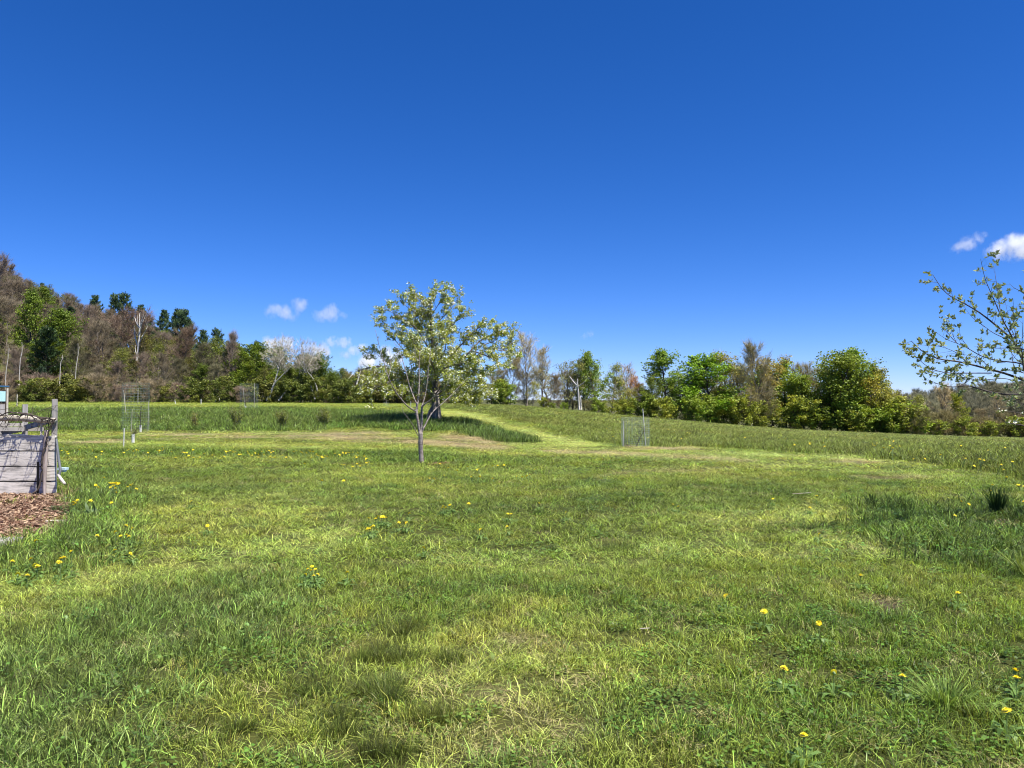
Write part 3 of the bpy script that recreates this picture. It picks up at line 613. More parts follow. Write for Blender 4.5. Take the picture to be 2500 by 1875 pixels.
while Y < 262:
    px = -330 + hr.uniform(0, 60)
    while px < 860:
        gz = onray(px, Y)[2]; cap = np.interp(px, skx, sky_)
        Hmax = EYE - (cap + hr.uniform(-4, 26) - HR) / F * Y - gz
        H = hr.uniform(5.5, 12.5 + (2.5 if px < 120 else 0)) * (.62 if Y < 141 else 1); H = min(H, Hmax)
        u = hr.random(); k = 'bare' if u < .60 else 'airy' if u < .80 else 'leaf' if u < .91 else 'pine'
        if px < 70 and Y > 175 and k in ('leaf', 'airy'): k = 'bare'
        if px > 560 and k == 'bare' and hr.random() < .4: k = 'leaf'
        if px > 700 and k == 'pine': k = 'airy'
        if H > 3.5 and not (px < -250 and Y > 200):
            ps, cs, lab, grp, cat, nm = KINDS[k]; c = hr.choice(cs); f = hr.uniform(.85, 1.15)
            hgt = 'at the wood edge' if Y < 141 else 'low on the slope' if Y < 160 else 'midway up the slope' if Y < 185 else 'high on the slope' if Y < 215 else 'on the crest'
            kd = {'bare': 'bare tree', 'airy': 'half leafed tree', 'leaf': 'green tree', 'pine': 'dark pine'}[k]
            lab = ('small ' if H < 7 else 'tall ' if H > 11.5 else '') + (tone(k, c) + ' ' if k != 'pine' else '') + kd + ' ' + hgt + ' ' + spot(px, LEFTMARK)
            tree(hr.choice(ps), px, Y, H=H, col=[v * f * .74 for v in c], label=lab, group=grp, cat=cat, name=nm, wide=hr.uniform(.95, 1.3), bark=(1, .95, .9) if hr.random() < .8 else (2.6, 2.5, 2.4))
        px += (5.5 if Y > 141 else 5.2) * F / Y * hr.uniform(.7, 1.3)
    Y += hr.uniform(7.0, 9.0) if Y > 141 else 6.0
# trees one can tell apart there
TINT = (1.15, 1.12, 1.05)
def T(pn, px, Y, top, col, label, name='tree', cat='tree', **kw): return tree(pn, px, Y, row_top=top, col=col, label=label, name=name, cat=cat, **kw)
GP = (.065, .105, .045)
for px, top, w, lab in ((92, 690, .8, 'dark pine standing up from the bare skyline near the left edge'), (242, 722, .9, 'left one of the three pine tops at the crest of the left hill'),
    (283, 718, .85, 'middle one of the three pine tops at the crest of the left hill'), (318, 716, .95, 'right and broadest of the three pine tops at the crest of the left hill')):
    T('pine%d' % (px % 3), px, 224, top, GP, lab, 'pine_tree', 'pine tree', wide=w)
for px, Y, top, w, lab in ((356, 214, 745, .9, 'dark pine directly right of the white dead tree'), (386, 206, 757, .9, 'narrow dark pine, second right of the white dead tree'), (416, 200, 755, 1.1, 'left and fuller of the two tallest pines in the clump on the hill shoulder'),
    (438, 194, 758, 1.0, 'right one of the two tallest pines in the clump on the hill shoulder'), (458, 190, 778, .9, 'pine on the falling right flank of the pine clump'), (482, 182, 806, .8, 'small spiky pine at the right foot of the pine clump'),
    (532, 176, 804, .75, 'lone dark pine rising over green trees, right of the pine clump'), (625, 180, 835, .7, 'small dark pine top poking out above the fresh green maple')):
    T('pine%d' % (px % 3), px, Y, top, GP, lab, 'pine_tree', 'pine tree', wide=w)
T('tall1', 68, 150, 730, (.12, .185, .025), 'bright yellow-green tall tree standing alone among bare trees at far left', 'leafy_tree', wide=.68)
T('pine1', 105, 142, 800, (.03, .055, .02), 'dark spreading hemlock low on the slope at far left', 'hemlock_tree', 'evergreen tree', wide=1.2)
T('maple1', 160, 152, 780, (.11, .17, .025), 'round fresh green tree halfway up the slope, right of the bright tall tree', 'leafy_tree')
T('airy0', 265, 140, 860, (.14, .17, .035), 'yellow-green thin tree at the wood edge below the pines', 'budding_tree')
T('bare3', 290, 165, 752, (.175, .13, .105), 'big domed bare tree left of the white dead tree', 'bare_tree', wide=1.35)
T('airy2', 385, 140, 852, (.15, .18, .035), 'small lime green tree at the wood edge, right of the white dead tree', 'budding_tree', wide=.8)
T('bare0', 435, 148, 818, (.18, .135, .105), 'broad bare brown tree in front of the pine clump', 'bare_tree', wide=1.2)
T('airy1', 512, 146, 828, (.12, .16, .035), 'grey-green half leafed tree in front of the lone pine', 'budding_tree')
T('bare2', 566, 142, 830, (.24, .20, .17), 'slim bare pale trees standing between the lone pine and the green maple', 'bare_tree', wide=.7, bark=(2, 1.9, 1.8))
T('maple0', 622, 140, 852, (.115, .175, .02), 'large fresh green maple behind the wire cage on the bank', 'maple_tree', wide=1.25)
T('maple2', 668, 150, 868, (.085, .14, .02), 'deep green maple behind the leaning white birches', 'maple_tree', wide=1.1)
T('pine0', 725, 152, 868, (.045, .075, .03), 'dull green conical tree between the two pale crowns', 'conifer', 'evergreen tree', wide=.75)
T('maple3', 792, 143, 880, (.10, .155, .022), 'rounded green maple right of the leaning birches', 'maple_tree', wide=1.15)
T('maple1', 735, 141, 905, (.11, .17, .022), 'low wide green maple behind the feet of the leaning birches', 'maple_tree', wide=1.3)
T('maple2', 826, 142, 912, (.12, .17, .025), 'low green tree at the right end of the left wood', 'maple_tree', wide=.9)
T('bare1', 868, 146, 925, (.16, .14, .10), 'low grey-brown thicket tree seen left of the apple tree', 'bare_tree', wide=1.3)
T('bare2', 925, 146, 938, (.15, .13, .09), 'low brown thicket tree behind the left side of the apple tree', 'bare_tree', wide=1.3)
T('bare0', 985, 147, 945, (.15, .13, .09), 'low brown thicket tree directly behind the apple tree', 'bare_tree', wide=1.3)

# brush at the foot of the wood: each clump can be told apart
br = random.Random(3)
for i in range(46):
    px = -300 + i * 32 + br.uniform(-12, 12)
    if px > 880: break
    leafy = br.random() < (.42 if px < 560 else .8)
    if leafy: tree('bush%d' % br.randrange(3), px, br.uniform(129, 133), H=br.uniform(2.0, 4.2), col=br.choice([(.13, .165, .04), (.15, .17, .045), (.11, .145, .035)]), label='green leafy bush at the left wood foot, ' + spot(px, LEFTMARK), group='green bushes along the left wood', cat='bush', name='green_bush', wide=1.15)
    else: tree('brush%d' % br.randrange(3), px, br.uniform(129, 133), H=br.uniform(1.8, 4.4), col=br.choice([(.26, .205, .165), (.23, .18, .15), (.25, .21, .145), (.21, .18, .12)]), label=br.choice(['tangled', 'dense', 'drooping']) + ' purple-brown brush at the wood foot, ' + spot(px, LEFTMARK), group='brown thickets along the left wood', cat='bush', name='brown_thicket', wide=1.1)

# pale leaning birches and the white dead tree: limbs traced, depth given to each
def stems(name, Y, paths, mat, label, cat, depth, k=5, extra=None, seed=1, base=None):
    """a tree given by its limbs (photo px, row, radius m); every limb gets its own depth drift"""
    g = np.random.default_rng(seed); b = Buf(); ends = []
    for n_, path in enumerate(paths):
        P = []; dr = depth[n_ % len(depth)]
        for i, (a, r, _) in enumerate(path): P.append(W(a, r, Y + dr * i / max(1, len(path) - 1)))
        P = np.array(P); R = np.array([q[2] for q in path]); t = np.linspace(0, len(P) - 1, (len(P) - 1) * 4 + 1)
        P2 = np.stack([np.interp(t, np.arange(len(P)), P[:, c]) for c in range(3)], 1); P2[1:-1] = .25 * P2[:-2] + .5 * P2[1:-1] + .25 * P2[2:]
        P2[1:-1] += g.normal(0, .25, (len(P2) - 2, 3)) * R.min() * 1.5
        b.tube(P2, np.interp(t, np.arange(len(P)), R), k); ends.append(P2)
    p0 = ends[0][0] if base is None else np.array(base)
    root = empty(name, p0, label, cat); o = link('trunk', build_mesh(name + '_trunk', local(b, p0), M[mat], True), root); o.color = (1, 1, 1, 1)
    return root, p0, ends, g
def twigcrown(root, p0, centers, spread, n, L, w, col, g, name='crown', mat='twig', leaf=None):
    b = Buf(); C = []; D = []
    for c, r in centers:
        q = g.normal(0, 1, (n, 3)); q /= np.linalg.norm(q, axis=1, keepdims=True); q *= (g.uniform(0, 1, n) ** .45)[:, None]
        C.append(np.array(c) + q * np.array(r)); D.append(q + np.array([0, 0, .3]))
    C = np.concatenate(C); D = np.concatenate(D); twiglets(b, C, D, spread, L, w, g, .5, .25)
    o = link(name, build_mesh(root.name + '_' + name, local(b, p0), M[mat]), root); o.color = (*col, 1)
    if leaf:
        b = Buf(); foliage(b, C[::2], leaf[0], .25, leaf[1], g, .6); o = link('leaves', build_mesh(root.name + '_leaves', local(b, p0), M['leaf']), root); o.color = (*leaf[2], 1)
r_, p0, e, g = stems('dead_tree', 150, [[(333, 880, .2), (337, 840, .18), (340, 800, .16), (338, 765, .04)], [(336, 850, .13), (328, 820, .10), (327, 800, .03)], [(338, 838, .12), (350, 815, .08), (356, 802, .03)],
    [(338, 800, .12), (330, 785, .08), (327, 773, .03)], [(340, 812, .1), (346, 785, .08), (345, 766, .02)], [(340, 795, .09), (350, 780, .05), (353, 768, .02)], [(337, 872, .1), (330, 860, .07), (329, 842, .02)], [(340, 800, .07), (344, 775, .04), (340, 762, .02)], [(345, 822, .06), (358, 800, .03), (357, 790, .015)], [(339, 825, .06), (331, 812, .04), (326, 796, .015)], [(341, 790, .05), (348, 772, .03), (350, 758, .012)], [(336, 800, .05), (334, 778, .03), (333, 768, .012)]], 'birch',
    'white dead tree with bare forked limbs standing out from the brown hillside', 'dead tree', [0, 2, -2, 3, -3])
r_, p0, e, g = stems('birch_tree', 131, [[(650, 978, .17), (668, 940, .14), (680, 900, .10), (684, 870, .06), (682, 835, .02)], [(656, 978, .13), (670, 935, .10), (700, 905, .06), (716, 890, .02)], [(680, 900, .08), (664, 870, .05), (655, 840, .02)],
    [(681, 885, .07), (700, 860, .04), (706, 836, .02)]], 'birch', 'pale leaning birch, left one, with a round silvery bare crown', 'birch tree', [2, -2, 3])
twigcrown(r_, p0, [(W(672, 862, 132), (2.6, 2.2, 2.4)), (W(690, 850, 132), (2.0, 2.2, 2.0)), (W(682, 885, 132), (1.8, 1.5, 1.6))], 10, 110, .8, .028, (.50, .46, .40), g, leaf=(3, .16, (.26, .28, .15)))
r_, p0, e, g = stems('birch_tree', 132, [[(770, 978, .16), (758, 940, .14), (744, 905, .10), (738, 870, .06), (734, 838, .02)], [(744, 905, .08), (760, 880, .05), (770, 850, .02)], [(744, 905, .08), (722, 870, .05), (716, 845, .02)]], 'birch',
    'pale birch leaning left, with a wide silvery bare crown above the low maple', 'birch tree', [2, 3, -3])
twigcrown(r_, p0, [(W(735, 860, 132), (2.6, 2.2, 2.5)), (W(762, 872, 132), (2.4, 2.2, 2.2)), (W(742, 890, 132), (2.4, 1.8, 1.4))], 10, 120, .8, .028, (.46, .42, .37), g, leaf=(2, .16, (.24, .26, .15)))
stems('fallen_birch', 131, [[(680, 978, .18), (702, 950, .15), (722, 930, .1), (732, 912, .04)]], 'birch', 'leafless pale trunk leaning right between the two silvery birches', 'birch tree', [3])
stems('fallen_birch', 132, [[(778, 978, .16), (772, 940, .13), (760, 915, .08), (730, 900, .05), (700, 885, .03)], [(774, 950, .1), (765, 925, .07), (750, 906, .03)]], 'birch', 'thin forked pale trunk crossing in front of the low maple', 'birch tree', [2, -2])
stems('fallen_birch', 131, [[(825, 978, .16), (828, 962, .14)], [(828, 955, .13), (842, 935, .11), (862, 912, .05)]], 'birch', 'broken pale trunk leaning right, just left of the apple tree', 'birch tree', [0, 2])
stems('fallen_birch', 131, [[(870, 940, .12), (876, 920, .09), (880, 905, .04)]], 'birch', 'short pale bare limb seen through the left twigs of the apple tree', 'birch tree', [1])
for a, r1, r2, lab in ((15, 905, 842, 'leftmost'), (49, 880, 835, 'second'), (186, 895, 838, 'third'), (148, 885, 866, 'short fourth')):
    stems('birch_tree', 131.5, [[(a - 3, r1 + 60, .07), (a - 1, r1, .06), (a + 4, (r1 + r2) / 2, .045), (a + 3, r2, .015)], [(a + 1, r1 - 12, .03), (a + 7, r2 + 8, .01)]], 'birch', lab + ' slim white birch trunk in the brown brush at far left', 'birch tree', [0])
r_, p0, e, g = stems('fallen_birch', 130, [[(537, 978, .10), (532, 965, .09), (524, 985, .05)]], 'birch', 'small bent pale stem at the wood edge left of the bank cage', 'birch tree', [0])

# ------------------------------------------------------------------ the tree line on the right
TINT = (2.0, 1.95, 1.45)
def R_(pn, px, top, col, label, Y=146, name='tree', **kw):
    kw['wide'] = kw.get('wide', 1.0) * (1.18 if pn[:4] in ('mapl', 'tall', 'airy') else 1.15)
    return tree(pn, px, Y, row_top=top, col=col, label=label, name=name, cat=kw.pop('cat', 'tree'), **kw)
BR = (.20, .165, .13)
R_('bare0', 1245, 885, (.16, .14, .11), 'bare grey tree behind the right side of the apple crown', name='bare_tree')
R_('vase0', 1285, 838, (.24, .21, .15), 'tall airy bare tree just right of the apple tree', 142, 'bare_tree', wide=1.1)
R_('vase1', 1330, 872, (.22, .20, .15), 'lower airy bare tree right of the tall airy one', 144, 'bare_tree')
R_('bare3', 1200, 900, (.14, .13, .09), 'grey-green thin tree seen through the apple crown', 145, 'bare_tree')
R_('bare1', 1130, 915, (.13, .12, .09), 'low bare tree behind the apple tree trunk, right side', 145, 'bare_tree')
R_('bare2', 1060, 930, (.13, .12, .09), 'low bare tree directly behind the apple tree trunk', 145, 'bare_tree')
R_('airy0', 1300, 935, (.17, .18, .05), 'short olive budding tree at the meadow edge below the tall airy tree', 138, 'budding_tree')
R_('bare2', 1352, 925, (.14, .115, .09), 'purple-brown bare tree left of the forked white-limbed tree', 139, 'bare_tree')
R_('airy1', 1385, 886, (.11, .12, .055), 'dark thin-leafed tree behind the forked white-limbed tree', 142, 'budding_tree')
r_, p0, e, g = stems('dead_tree', 137, [[(1414, 1000, .2), (1412, 960, .17), (1410, 938, .14), (1410, 925, .06)], [(1411, 945, .12), (1400, 932, .10), (1388, 915, .04)], [(1411, 945, .12), (1420, 938, .09), (1430, 930, .03)], [(1409, 950, .08), (1400, 952, .06)]], 'birch',
    'forked white-limbed dead tree at the edge of the right meadow', 'dead tree', [0, 2, -2])
stems('dead_tree', 136.5, [[(1419, 1000, .16), (1418, 985, .14), (1417, 968, .10)]], 'birch', 'short broken white trunk beside the forked dead tree', 'dead tree', [0])
R_('tall0', 1460, 868, (.10, .15, .035), 'tall green tree right of the forked white-limbed tree', 141, 'leafy_tree', wide=.85)
R_('tall2', 1428, 890, (.08, .12, .035), 'dark green leafy top behind the forked white-limbed tree', 146, 'leafy_tree', wide=.8)
R_('airy2', 1492, 900, (.15, .17, .06), 'pale green thin tree on the right shoulder of the tall green tree', 144, 'budding_tree', wide=.8)
R_('vase0', 1530, 908, (.24, .185, .16), 'low bare pinkish tree in the dip of the right tree line', 146, 'bare_tree')
R_('airy0', 1556, 925, (.26, .15, .09), 'small tree with reddish young leaves in the dip of the tree line', 142, 'budding_tree', wide=.7)
R_('airy1', 1520, 950, (.15, .15, .045), 'low olive tree under the bare pinkish tree', 139, 'budding_tree', wide=1.2)
R_('tall1', 1625, 872, (.085, .135, .025), 'big spreading green tree standing between the dip and the rounded maples', 141, 'leafy_tree', wide=1.25)
R_('maple2', 1590, 935, (.09, .12, .03), 'lower green tree tucked under the big spreading one, left side', 139, 'leafy_tree', wide=.8)
R_('bare3', 1672, 905, (.16, .155, .11), 'thin grey tree in the gap right of the big spreading tree', 146, 'bare_tree', wide=.7)
R_('maple0', 1738, 882, (.095, .165, .02), 'dense rounded bright green maple, largest solid crown of the tree line', 139, 'maple_tree', wide=1.25)
R_('airy2', 1790, 878, (.15, .14, .045), 'olive-brown budding tree behind the dense rounded maple', 144, 'budding_tree', wide=1.2)
R_('airy1', 1835, 880, (.16, .14, .055), 'brownish domed budding tree right of the dense maple', 142, 'budding_tree', wide=1.1)
R_('bare0', 1852, 862, (.17, .155, .12), 'tall bare grey tree with pale trunk rising above the domed trees', 139, 'bare_tree', wide=.85, bark=(1.8, 1.7, 1.6))
R_('tall0', 1920, 890, (.125, .175, .035), 'light green tree right of the bare grey tree', 142, 'leafy_tree', wide=1.0)
R_('tall2', 1888, 905, (.095, .15, .03), 'green filler tree between the bare grey tree and the light green one', 146, 'leafy_tree', wide=1.0)
R_('bare1', 1960, 905, (.17, .15, .10), 'brown-grey thin tree before the tall pair of maples', 145, 'bare_tree', wide=.8)
R_('maple3', 2010, 888, (.09, .125, .028), 'broad dark green maple, left one of the tall pair', 140, 'maple_tree', wide=1.05)
R_('tall1', 2070, 872, (.085, .14, .025), 'tallest green maple, right one of the tall pair', 141, 'maple_tree', wide=1.15)
R_('maple1', 2045, 925, (.08, .125, .02), 'dense green lower tree at the foot of the tall pair', 138, 'maple_tree', wide=1.0)
R_('airy0', 2132, 925, (.185, .18, .045), 'yellowish half leafed tree right of the tall pair', 140, 'budding_tree', wide=1.1)
R_('tall2', 2168, 904, (.14, .15, .05), 'slim open tree with layered tufts near the right end of the line', 139, 'leafy_tree', wide=.85)
R_('bush0', 2210, 995, (.12, .17, .03), 'bright green low tree closing the right end of the line', 138, 'leafy_tree', wide=1.35)
R_('bush1', 2145, 1005, (.11, .16, .03), 'bright green low tree under the yellowish half leafed tree', 137, 'leafy_tree', wide=1.3)
R_('vase1', 2302, 955, (.27, .225, .17), 'wide bare tree with fanning limbs, right of the gap in the line', 150, 'bare_tree', wide=1.25)
R_('tall0', 2348, 968, (.13, .155, .03), 'narrow green tree against the wide bare fanning tree', 148, 'leafy_tree', wide=.75)
R_('bare2', 2265, 1015, (.21, .16, .11), 'low rusty brown tree left of the wide bare fanning tree', 149, 'bare_tree')
R_('bare1', 2395, 1005, (.17, .145, .11), 'grey thin tree between the green narrow one and the snag', 150, 'bare_tree')
r_, p0, e, g = stems('dead_tree', 147, [[(2418, 1070, .17), (2416, 1040, .15), (2413, 1013, .12)]], 'barkd', 'dark upright snag near the right edge before the far hill', 'dead tree', [0])
R_('bush1', 2402, 1036, (.17, .19, .03), 'yellow-green small tree left of the dark snag', 148, 'leafy_tree')
R_('bush2', 2445, 1032, (.13, .165, .03), 'yellow-green small tree right of the dark snag', 149, 'leafy_tree', wide=1.2)
R_('vase0', 2436, 975, (.20, .17, .13), 'thin bare tree top standing before the far hill at right', 156, 'bare_tree')
R_('bare3', 2490, 1005, (.15, .125, .10), 'bare brown tree at the right edge of the picture', 150, 'bare_tree')
R_('bare0', 2570, 985, (.15, .125, .10), 'bare brown tree just beyond the right edge', 150, 'bare_tree')
R_('maple1', 1700, 935, (.085, .13, .025), 'low green tree filling in left of the dense rounded maple', 145, 'leafy_tree')
R_('airy0', 1240, 925, (.13, .14, .05), 'olive tree filling in behind the right tip of the apple crown', 146, 'budding_tree')
R_('tall2', 1862, 925, (.09, .13, .03), 'low green tree behind the trunk of the tall bare grey tree', 147, 'leafy_tree')
R_('maple0', 1945, 930, (.10, .145, .03), 'rounded low green tree left of the tall maple pair', 143, 'leafy_tree')
R_('maple3', 2105, 930, (.11, .155, .03), 'rounded low green tree right of the tallest maple', 144, 'leafy_tree')
R_('airy2', 1650, 935, (.13, .14, .045), 'olive low tree right under the big spreading tree', 145, 'budding_tree')
R_('bare1', 1385, 915, (.15, .13, .10), 'brown bare tree filling in behind the purple-brown one', 147, 'bare_tree')
R_('bare2', 1565, 945, (.16, .13, .10), 'brown bare low tree in the dip left of the big spreading tree', 147, 'bare_tree')
ub = random.Random(9)
RM = [(1110, 'behind the old apple tree'), (1150, 'behind the apple crown, right side'), (1195, 'behind the right apple branches'), (1235, 'at the right tip of the apple crown'), (1270, 'under the grey bare tree by the apple'), (1305, 'under the tall airy tree'), (1340, 'under the lower airy tree'),
    (1375, 'by the purple-brown tree'), (1405, 'left of the forked white tree'), (1440, 'right of the forked white tree'), (1480, 'under the tall green tree'), (1515, 'under the pale green tree'), (1545, 'under the pinkish bare tree'), (1585, 'under the reddish young tree'), (1620, 'under the big spreading tree'),
    (1660, 'right of the big spreading tree'), (1700, 'under the thin grey tree'), (1745, 'under the dense round maple'), (1790, 'right of the dense round maple'), (1830, 'under the olive-brown tree'), (1870, 'under the tall bare grey tree'), (1910, 'right of the tall bare grey tree'),
    (1950, 'under the light green tree'), (1990, 'left of the tall maple pair'), (2030, 'under the left maple of the pair'), (2075, 'under the tallest maple'), (2115, 'right of the tallest maple'), (2155, 'under the yellowish tree'), (2200, 'under the slim layered tree'), (2250, 'at the end of the line'),
    (2290, 'left of the fanning bare tree'), (2325, 'under the fanning bare tree'), (2370, 'under the narrow green tree'), (2410, 'left of the dark snag'), (2440, 'right of the dark snag'), (2475, 'before the far hill'), (2510, 'at the right edge'), (9999, 'beyond the right edge')]
PROF = [(1240, 905), (1290, 872), (1350, 895), (1400, 905), (1470, 890), (1530, 925), (1570, 945), (1620, 892), (1680, 925), (1740, 905), (1790, 892), (1850, 890), (1920, 902), (2000, 905), (2070, 895), (2110, 920), (2160, 930), (2215, 965)]
for i in range(34):
    px = 1225 + i * 30 + ub.uniform(-8, 8); top = np.interp(px, [a for a, _ in PROF], [b for _, b in PROF]) + ub.uniform(6, 44)
    if px < 1640 and i % 2: continue
    k = ub.choice(['airy0', 'airy1', 'airy2', 'tall0', 'tall1', 'tall2', 'bare0', 'maple1'] if px > 1600 else ['airy0', 'airy1', 'airy2', 'tall2', 'vase0', 'bare1', 'bare3'])
    cl = {'a': [(.14, .15, .045), (.12, .14, .04)], 't': [(.09, .13, .03), (.11, .15, .03)], 'm': [(.10, .14, .03)], 'b': [(.13, .12, .08)], 'v': [(.16, .14, .10)]}[k[0]]
    kd = {'a': 'budding tree', 't': 'green tree', 'm': 'round green tree', 'b': 'bare tree', 'v': 'airy bare tree'}[k[0]]
    tree(k, px, ub.uniform(147, 153), row_top=top, col=ub.choice(cl), label=kd + ' in the right back row, ' + spot(px, RM), group='back row of the right tree line', cat='tree', name='bare_tree' if k[0] in 'bv' else 'leafy_tree', wide=ub.uniform(1.1, 1.35))
for i in range(54):
    px = 1085 + i * 22 + ub.uniform(-6, 6)
    if px > 2245: break
    if 1385 < px < 1440 or ub.random() < .12: continue
    gy = ub.uniform(135.5, 139.5)
    if ub.random() < .90: tree('bush%d' % ub.randrange(3), px, gy, H=ub.uniform(1.4, 5.6) * (.68 if px < 1640 else 1), col=ub.choice([(.11, .155, .03), (.14, .165, .035), (.09, .125, .025), (.12, .14, .035)]), label='leafy ' + ub.choice(['low', 'broad']) + ' bush in the right tree line, ' + spot(px, RM), group='bushes along the right tree line', cat='bush', name='green_bush', wide=1.15)
    else: tree('brush%d' % ub.randrange(3), px, gy, H=ub.uniform(2, 4.5), col=ub.choice([(.12, .115, .07), (.11, .105, .06)]), label=ub.choice(['brown', 'grey-brown', 'low brown']) + ' leafless bush in the right tree line, ' + spot(px, RM), group='brown bushes along the right tree line', cat='bush', name='brown_thicket', wide=1.1)
for i in range(16):
    px = 2255 + i * 24 + ub.uniform(-7, 7)
    if i % 3 == 1: tree('bush%d' % ub.randrange(3), px, 142.5, H=ub.uniform(2.2, 4), col=ub.choice([(.14, .16, .04), (.12, .15, .035)]), label='yellow-green low bush at the far right meadow edge, ' + spot(px, RM), cat='bush', name='green_bush', wide=1.2)
    tree('brush%d' % ub.randrange(3), px, ub.uniform(143, 147), H=ub.uniform(2.2, 4.2), col=ub.choice([(.14, .13, .085), (.125, .115, .075), (.15, .135, .09)]), label=ub.choice(['brown', 'grey-brown', 'low brown', 'tangled brown']) + ' leafless thicket at the far right meadow edge, ' + spot(px, RM), group='thickets at the far right meadow edge', cat='bush', name='brown_thicket', wide=1.2)
for i in range(20):
    px = 845 + i * 13 + ub.uniform(-4, 4)
    tree(ub.choice(['brush0', 'brush1', 'brush2', 'bush0', 'bush1']), px, ub.uniform(138, 148), H=ub.uniform(3.6, 5.6) * (1 if px < 980 else .85), col=ub.choice([(.11, .11, .06), (.10, .105, .05), (.12, .11, .07)]), label=ub.choice(['brown', 'low brown-green']) + ' thicket seen ' + spot(px, [(858, 'left of the broken leaning birch'), (884, 'under the broken leaning birch'), (905, 'below the dead apple limb'), (925, 'under the lowest left apple branch'), (948, 'under the left apple branches'), (975, 'well left of the young tree'), (1000, 'just left of the young tree fork'), (1020, 'behind the young tree fork'), (1040, 'right of the young tree fork'), (1058, 'touching the left of the old apple trunk'), (1075, 'behind the old apple trunk'), (9999, 'right of the old apple trunk')]), group='thicket behind the apple tree', cat='bush', name='brown_thicket', wide=1.25)
# wood on the far hill, one mass
fr = random.Random(21); k = 0
FH = []
for i in range(420):
    x = fr.uniform(150, 500); y = fr.uniform(330, 470); FH.append((x, y, g1(x, y)))
FH = np.array(FH); nF = len(FH)
cf = collection_of('far_trees', [bpy.data.objects.new('far_tree_%d' % i, PROTO['brush%d' % i][1]) for i in range(3)])
mf, nt, out = nodes('far_twigs'); a = N(nt, 'ShaderNodeAttribute', attribute_name='gcol', attribute_type='INSTANCER'); pz = N(nt, 'ShaderNodeBsdfPrincipled', Roughness=.9); nt.links.new(a.outputs['Color'], pz.inputs['Base Color']); nt.links.new(pz.outputs[0], out.inputs['Surface'])
fo = []
for i in range(3):
    m2 = PROTO['brush%d' % i][1].copy(); m2.materials.clear(); m2.materials.append(mf); fo.append(bpy.data.objects.new('far_tree_crown_%d' % i, m2))
cf = collection_of('far_tree_crowns', fo)
sc_ = np.array([[fr.uniform(2.2, 3.2)] * 2 + [fr.uniform(2, 3)] for _ in range(nF)])
instancer('far_wood', FH, np.stack([np.zeros(nF), np.zeros(nF), rs.uniform(0, 6.28, nF)], 1), sc_, np.array([[.25, .24, .14]]) * rs.uniform(.6, 1.4, (nF, 1)), cf, 'brown bare wood covering the far hill at right', 'wood', 3)

TINT = (1, 1, 1)
# ------------------------------------------------------------------ the old apple tree in blossom
def branch_mesh(limbs, g, side_n, side_L, sub_n, sub_L, r_side, k=5):
    """limbs [(points, radii)] with side branches and twigs; returns the wood and the twig points"""
    b = Buf(); TP = []; TD = []
    for P, R in limbs:
        b.tube(P, R, k + 2 if R[0] > .08 else k); L = np.linalg.norm(np.diff(P, axis=0), axis=1); S = np.concatenate([[0], np.cumsum(L)]); tot = S[-1]
        n = int(side_n * tot)
        for i in range(n):
            s = tot * (.22 + .78 * (i + g.uniform(0, 1)) / n); q = np.array([np.interp(s, S, P[:, c]) for c in range(3)])
            kk = min(np.searchsorted(S, s), len(P) - 1); d = P[kk] - P[kk - 1]; rr = np.interp(s, S, R)
            dd = rot_dir(d, g.uniform(.4, 1.2), g.uniform(0, 6.28), g); dd[2] += g.uniform(-.1, .35)
            A, de = wander(q, dd, side_L * g.uniform(.4, 1.25) * (1.15 - .5 * s / tot), 4, .18, g, .03)
            r0 = min(rr * .6, r_side) ; b.tube(A, np.linspace(r0, r0 * .3, 5), 4, cap=False)
            for j in range(sub_n):
                u = g.uniform(.2, 1) * 4; k0 = min(int(u), 3); q2 = A[k0] * (1 - u + k0) + A[k0 + 1] * (u - k0)
                d2 = rot_dir(A[k0 + 1] - A[k0], g.uniform(.3, 1.1), g.uniform(0, 6.28), g); B, e2 = wander(q2, d2, sub_L * g.uniform(.4, 1.2), 3, .2, g, .05)
                b.tube(B, np.linspace(r0 * .4, r0 * .15, 4), 3, cap=False)
                for t in (1, 2, 3): TP.append(B[t]); TD.append(e2)
            for t in (2, 3, 4): TP.append(A[t]); TD.append(de)
    return b, np.array(TP), np.array(TD)
def curve(pts, n=4):
    P = np.array([p for p, _ in pts]); R = np.array([r for _, r in pts]); t = np.linspace(0, len(P) - 1, (len(P) - 1) * n + 1)
    Q = np.stack([np.interp(t, np.arange(len(P)), P[:, c]) for c in range(3)], 1)
    for _ in range(2): Q[1:-1] = .25 * Q[:-2] + .5 * Q[1:-1] + .25 * Q[2:]
    return Q, np.interp(t, np.arange(len(P)), R)
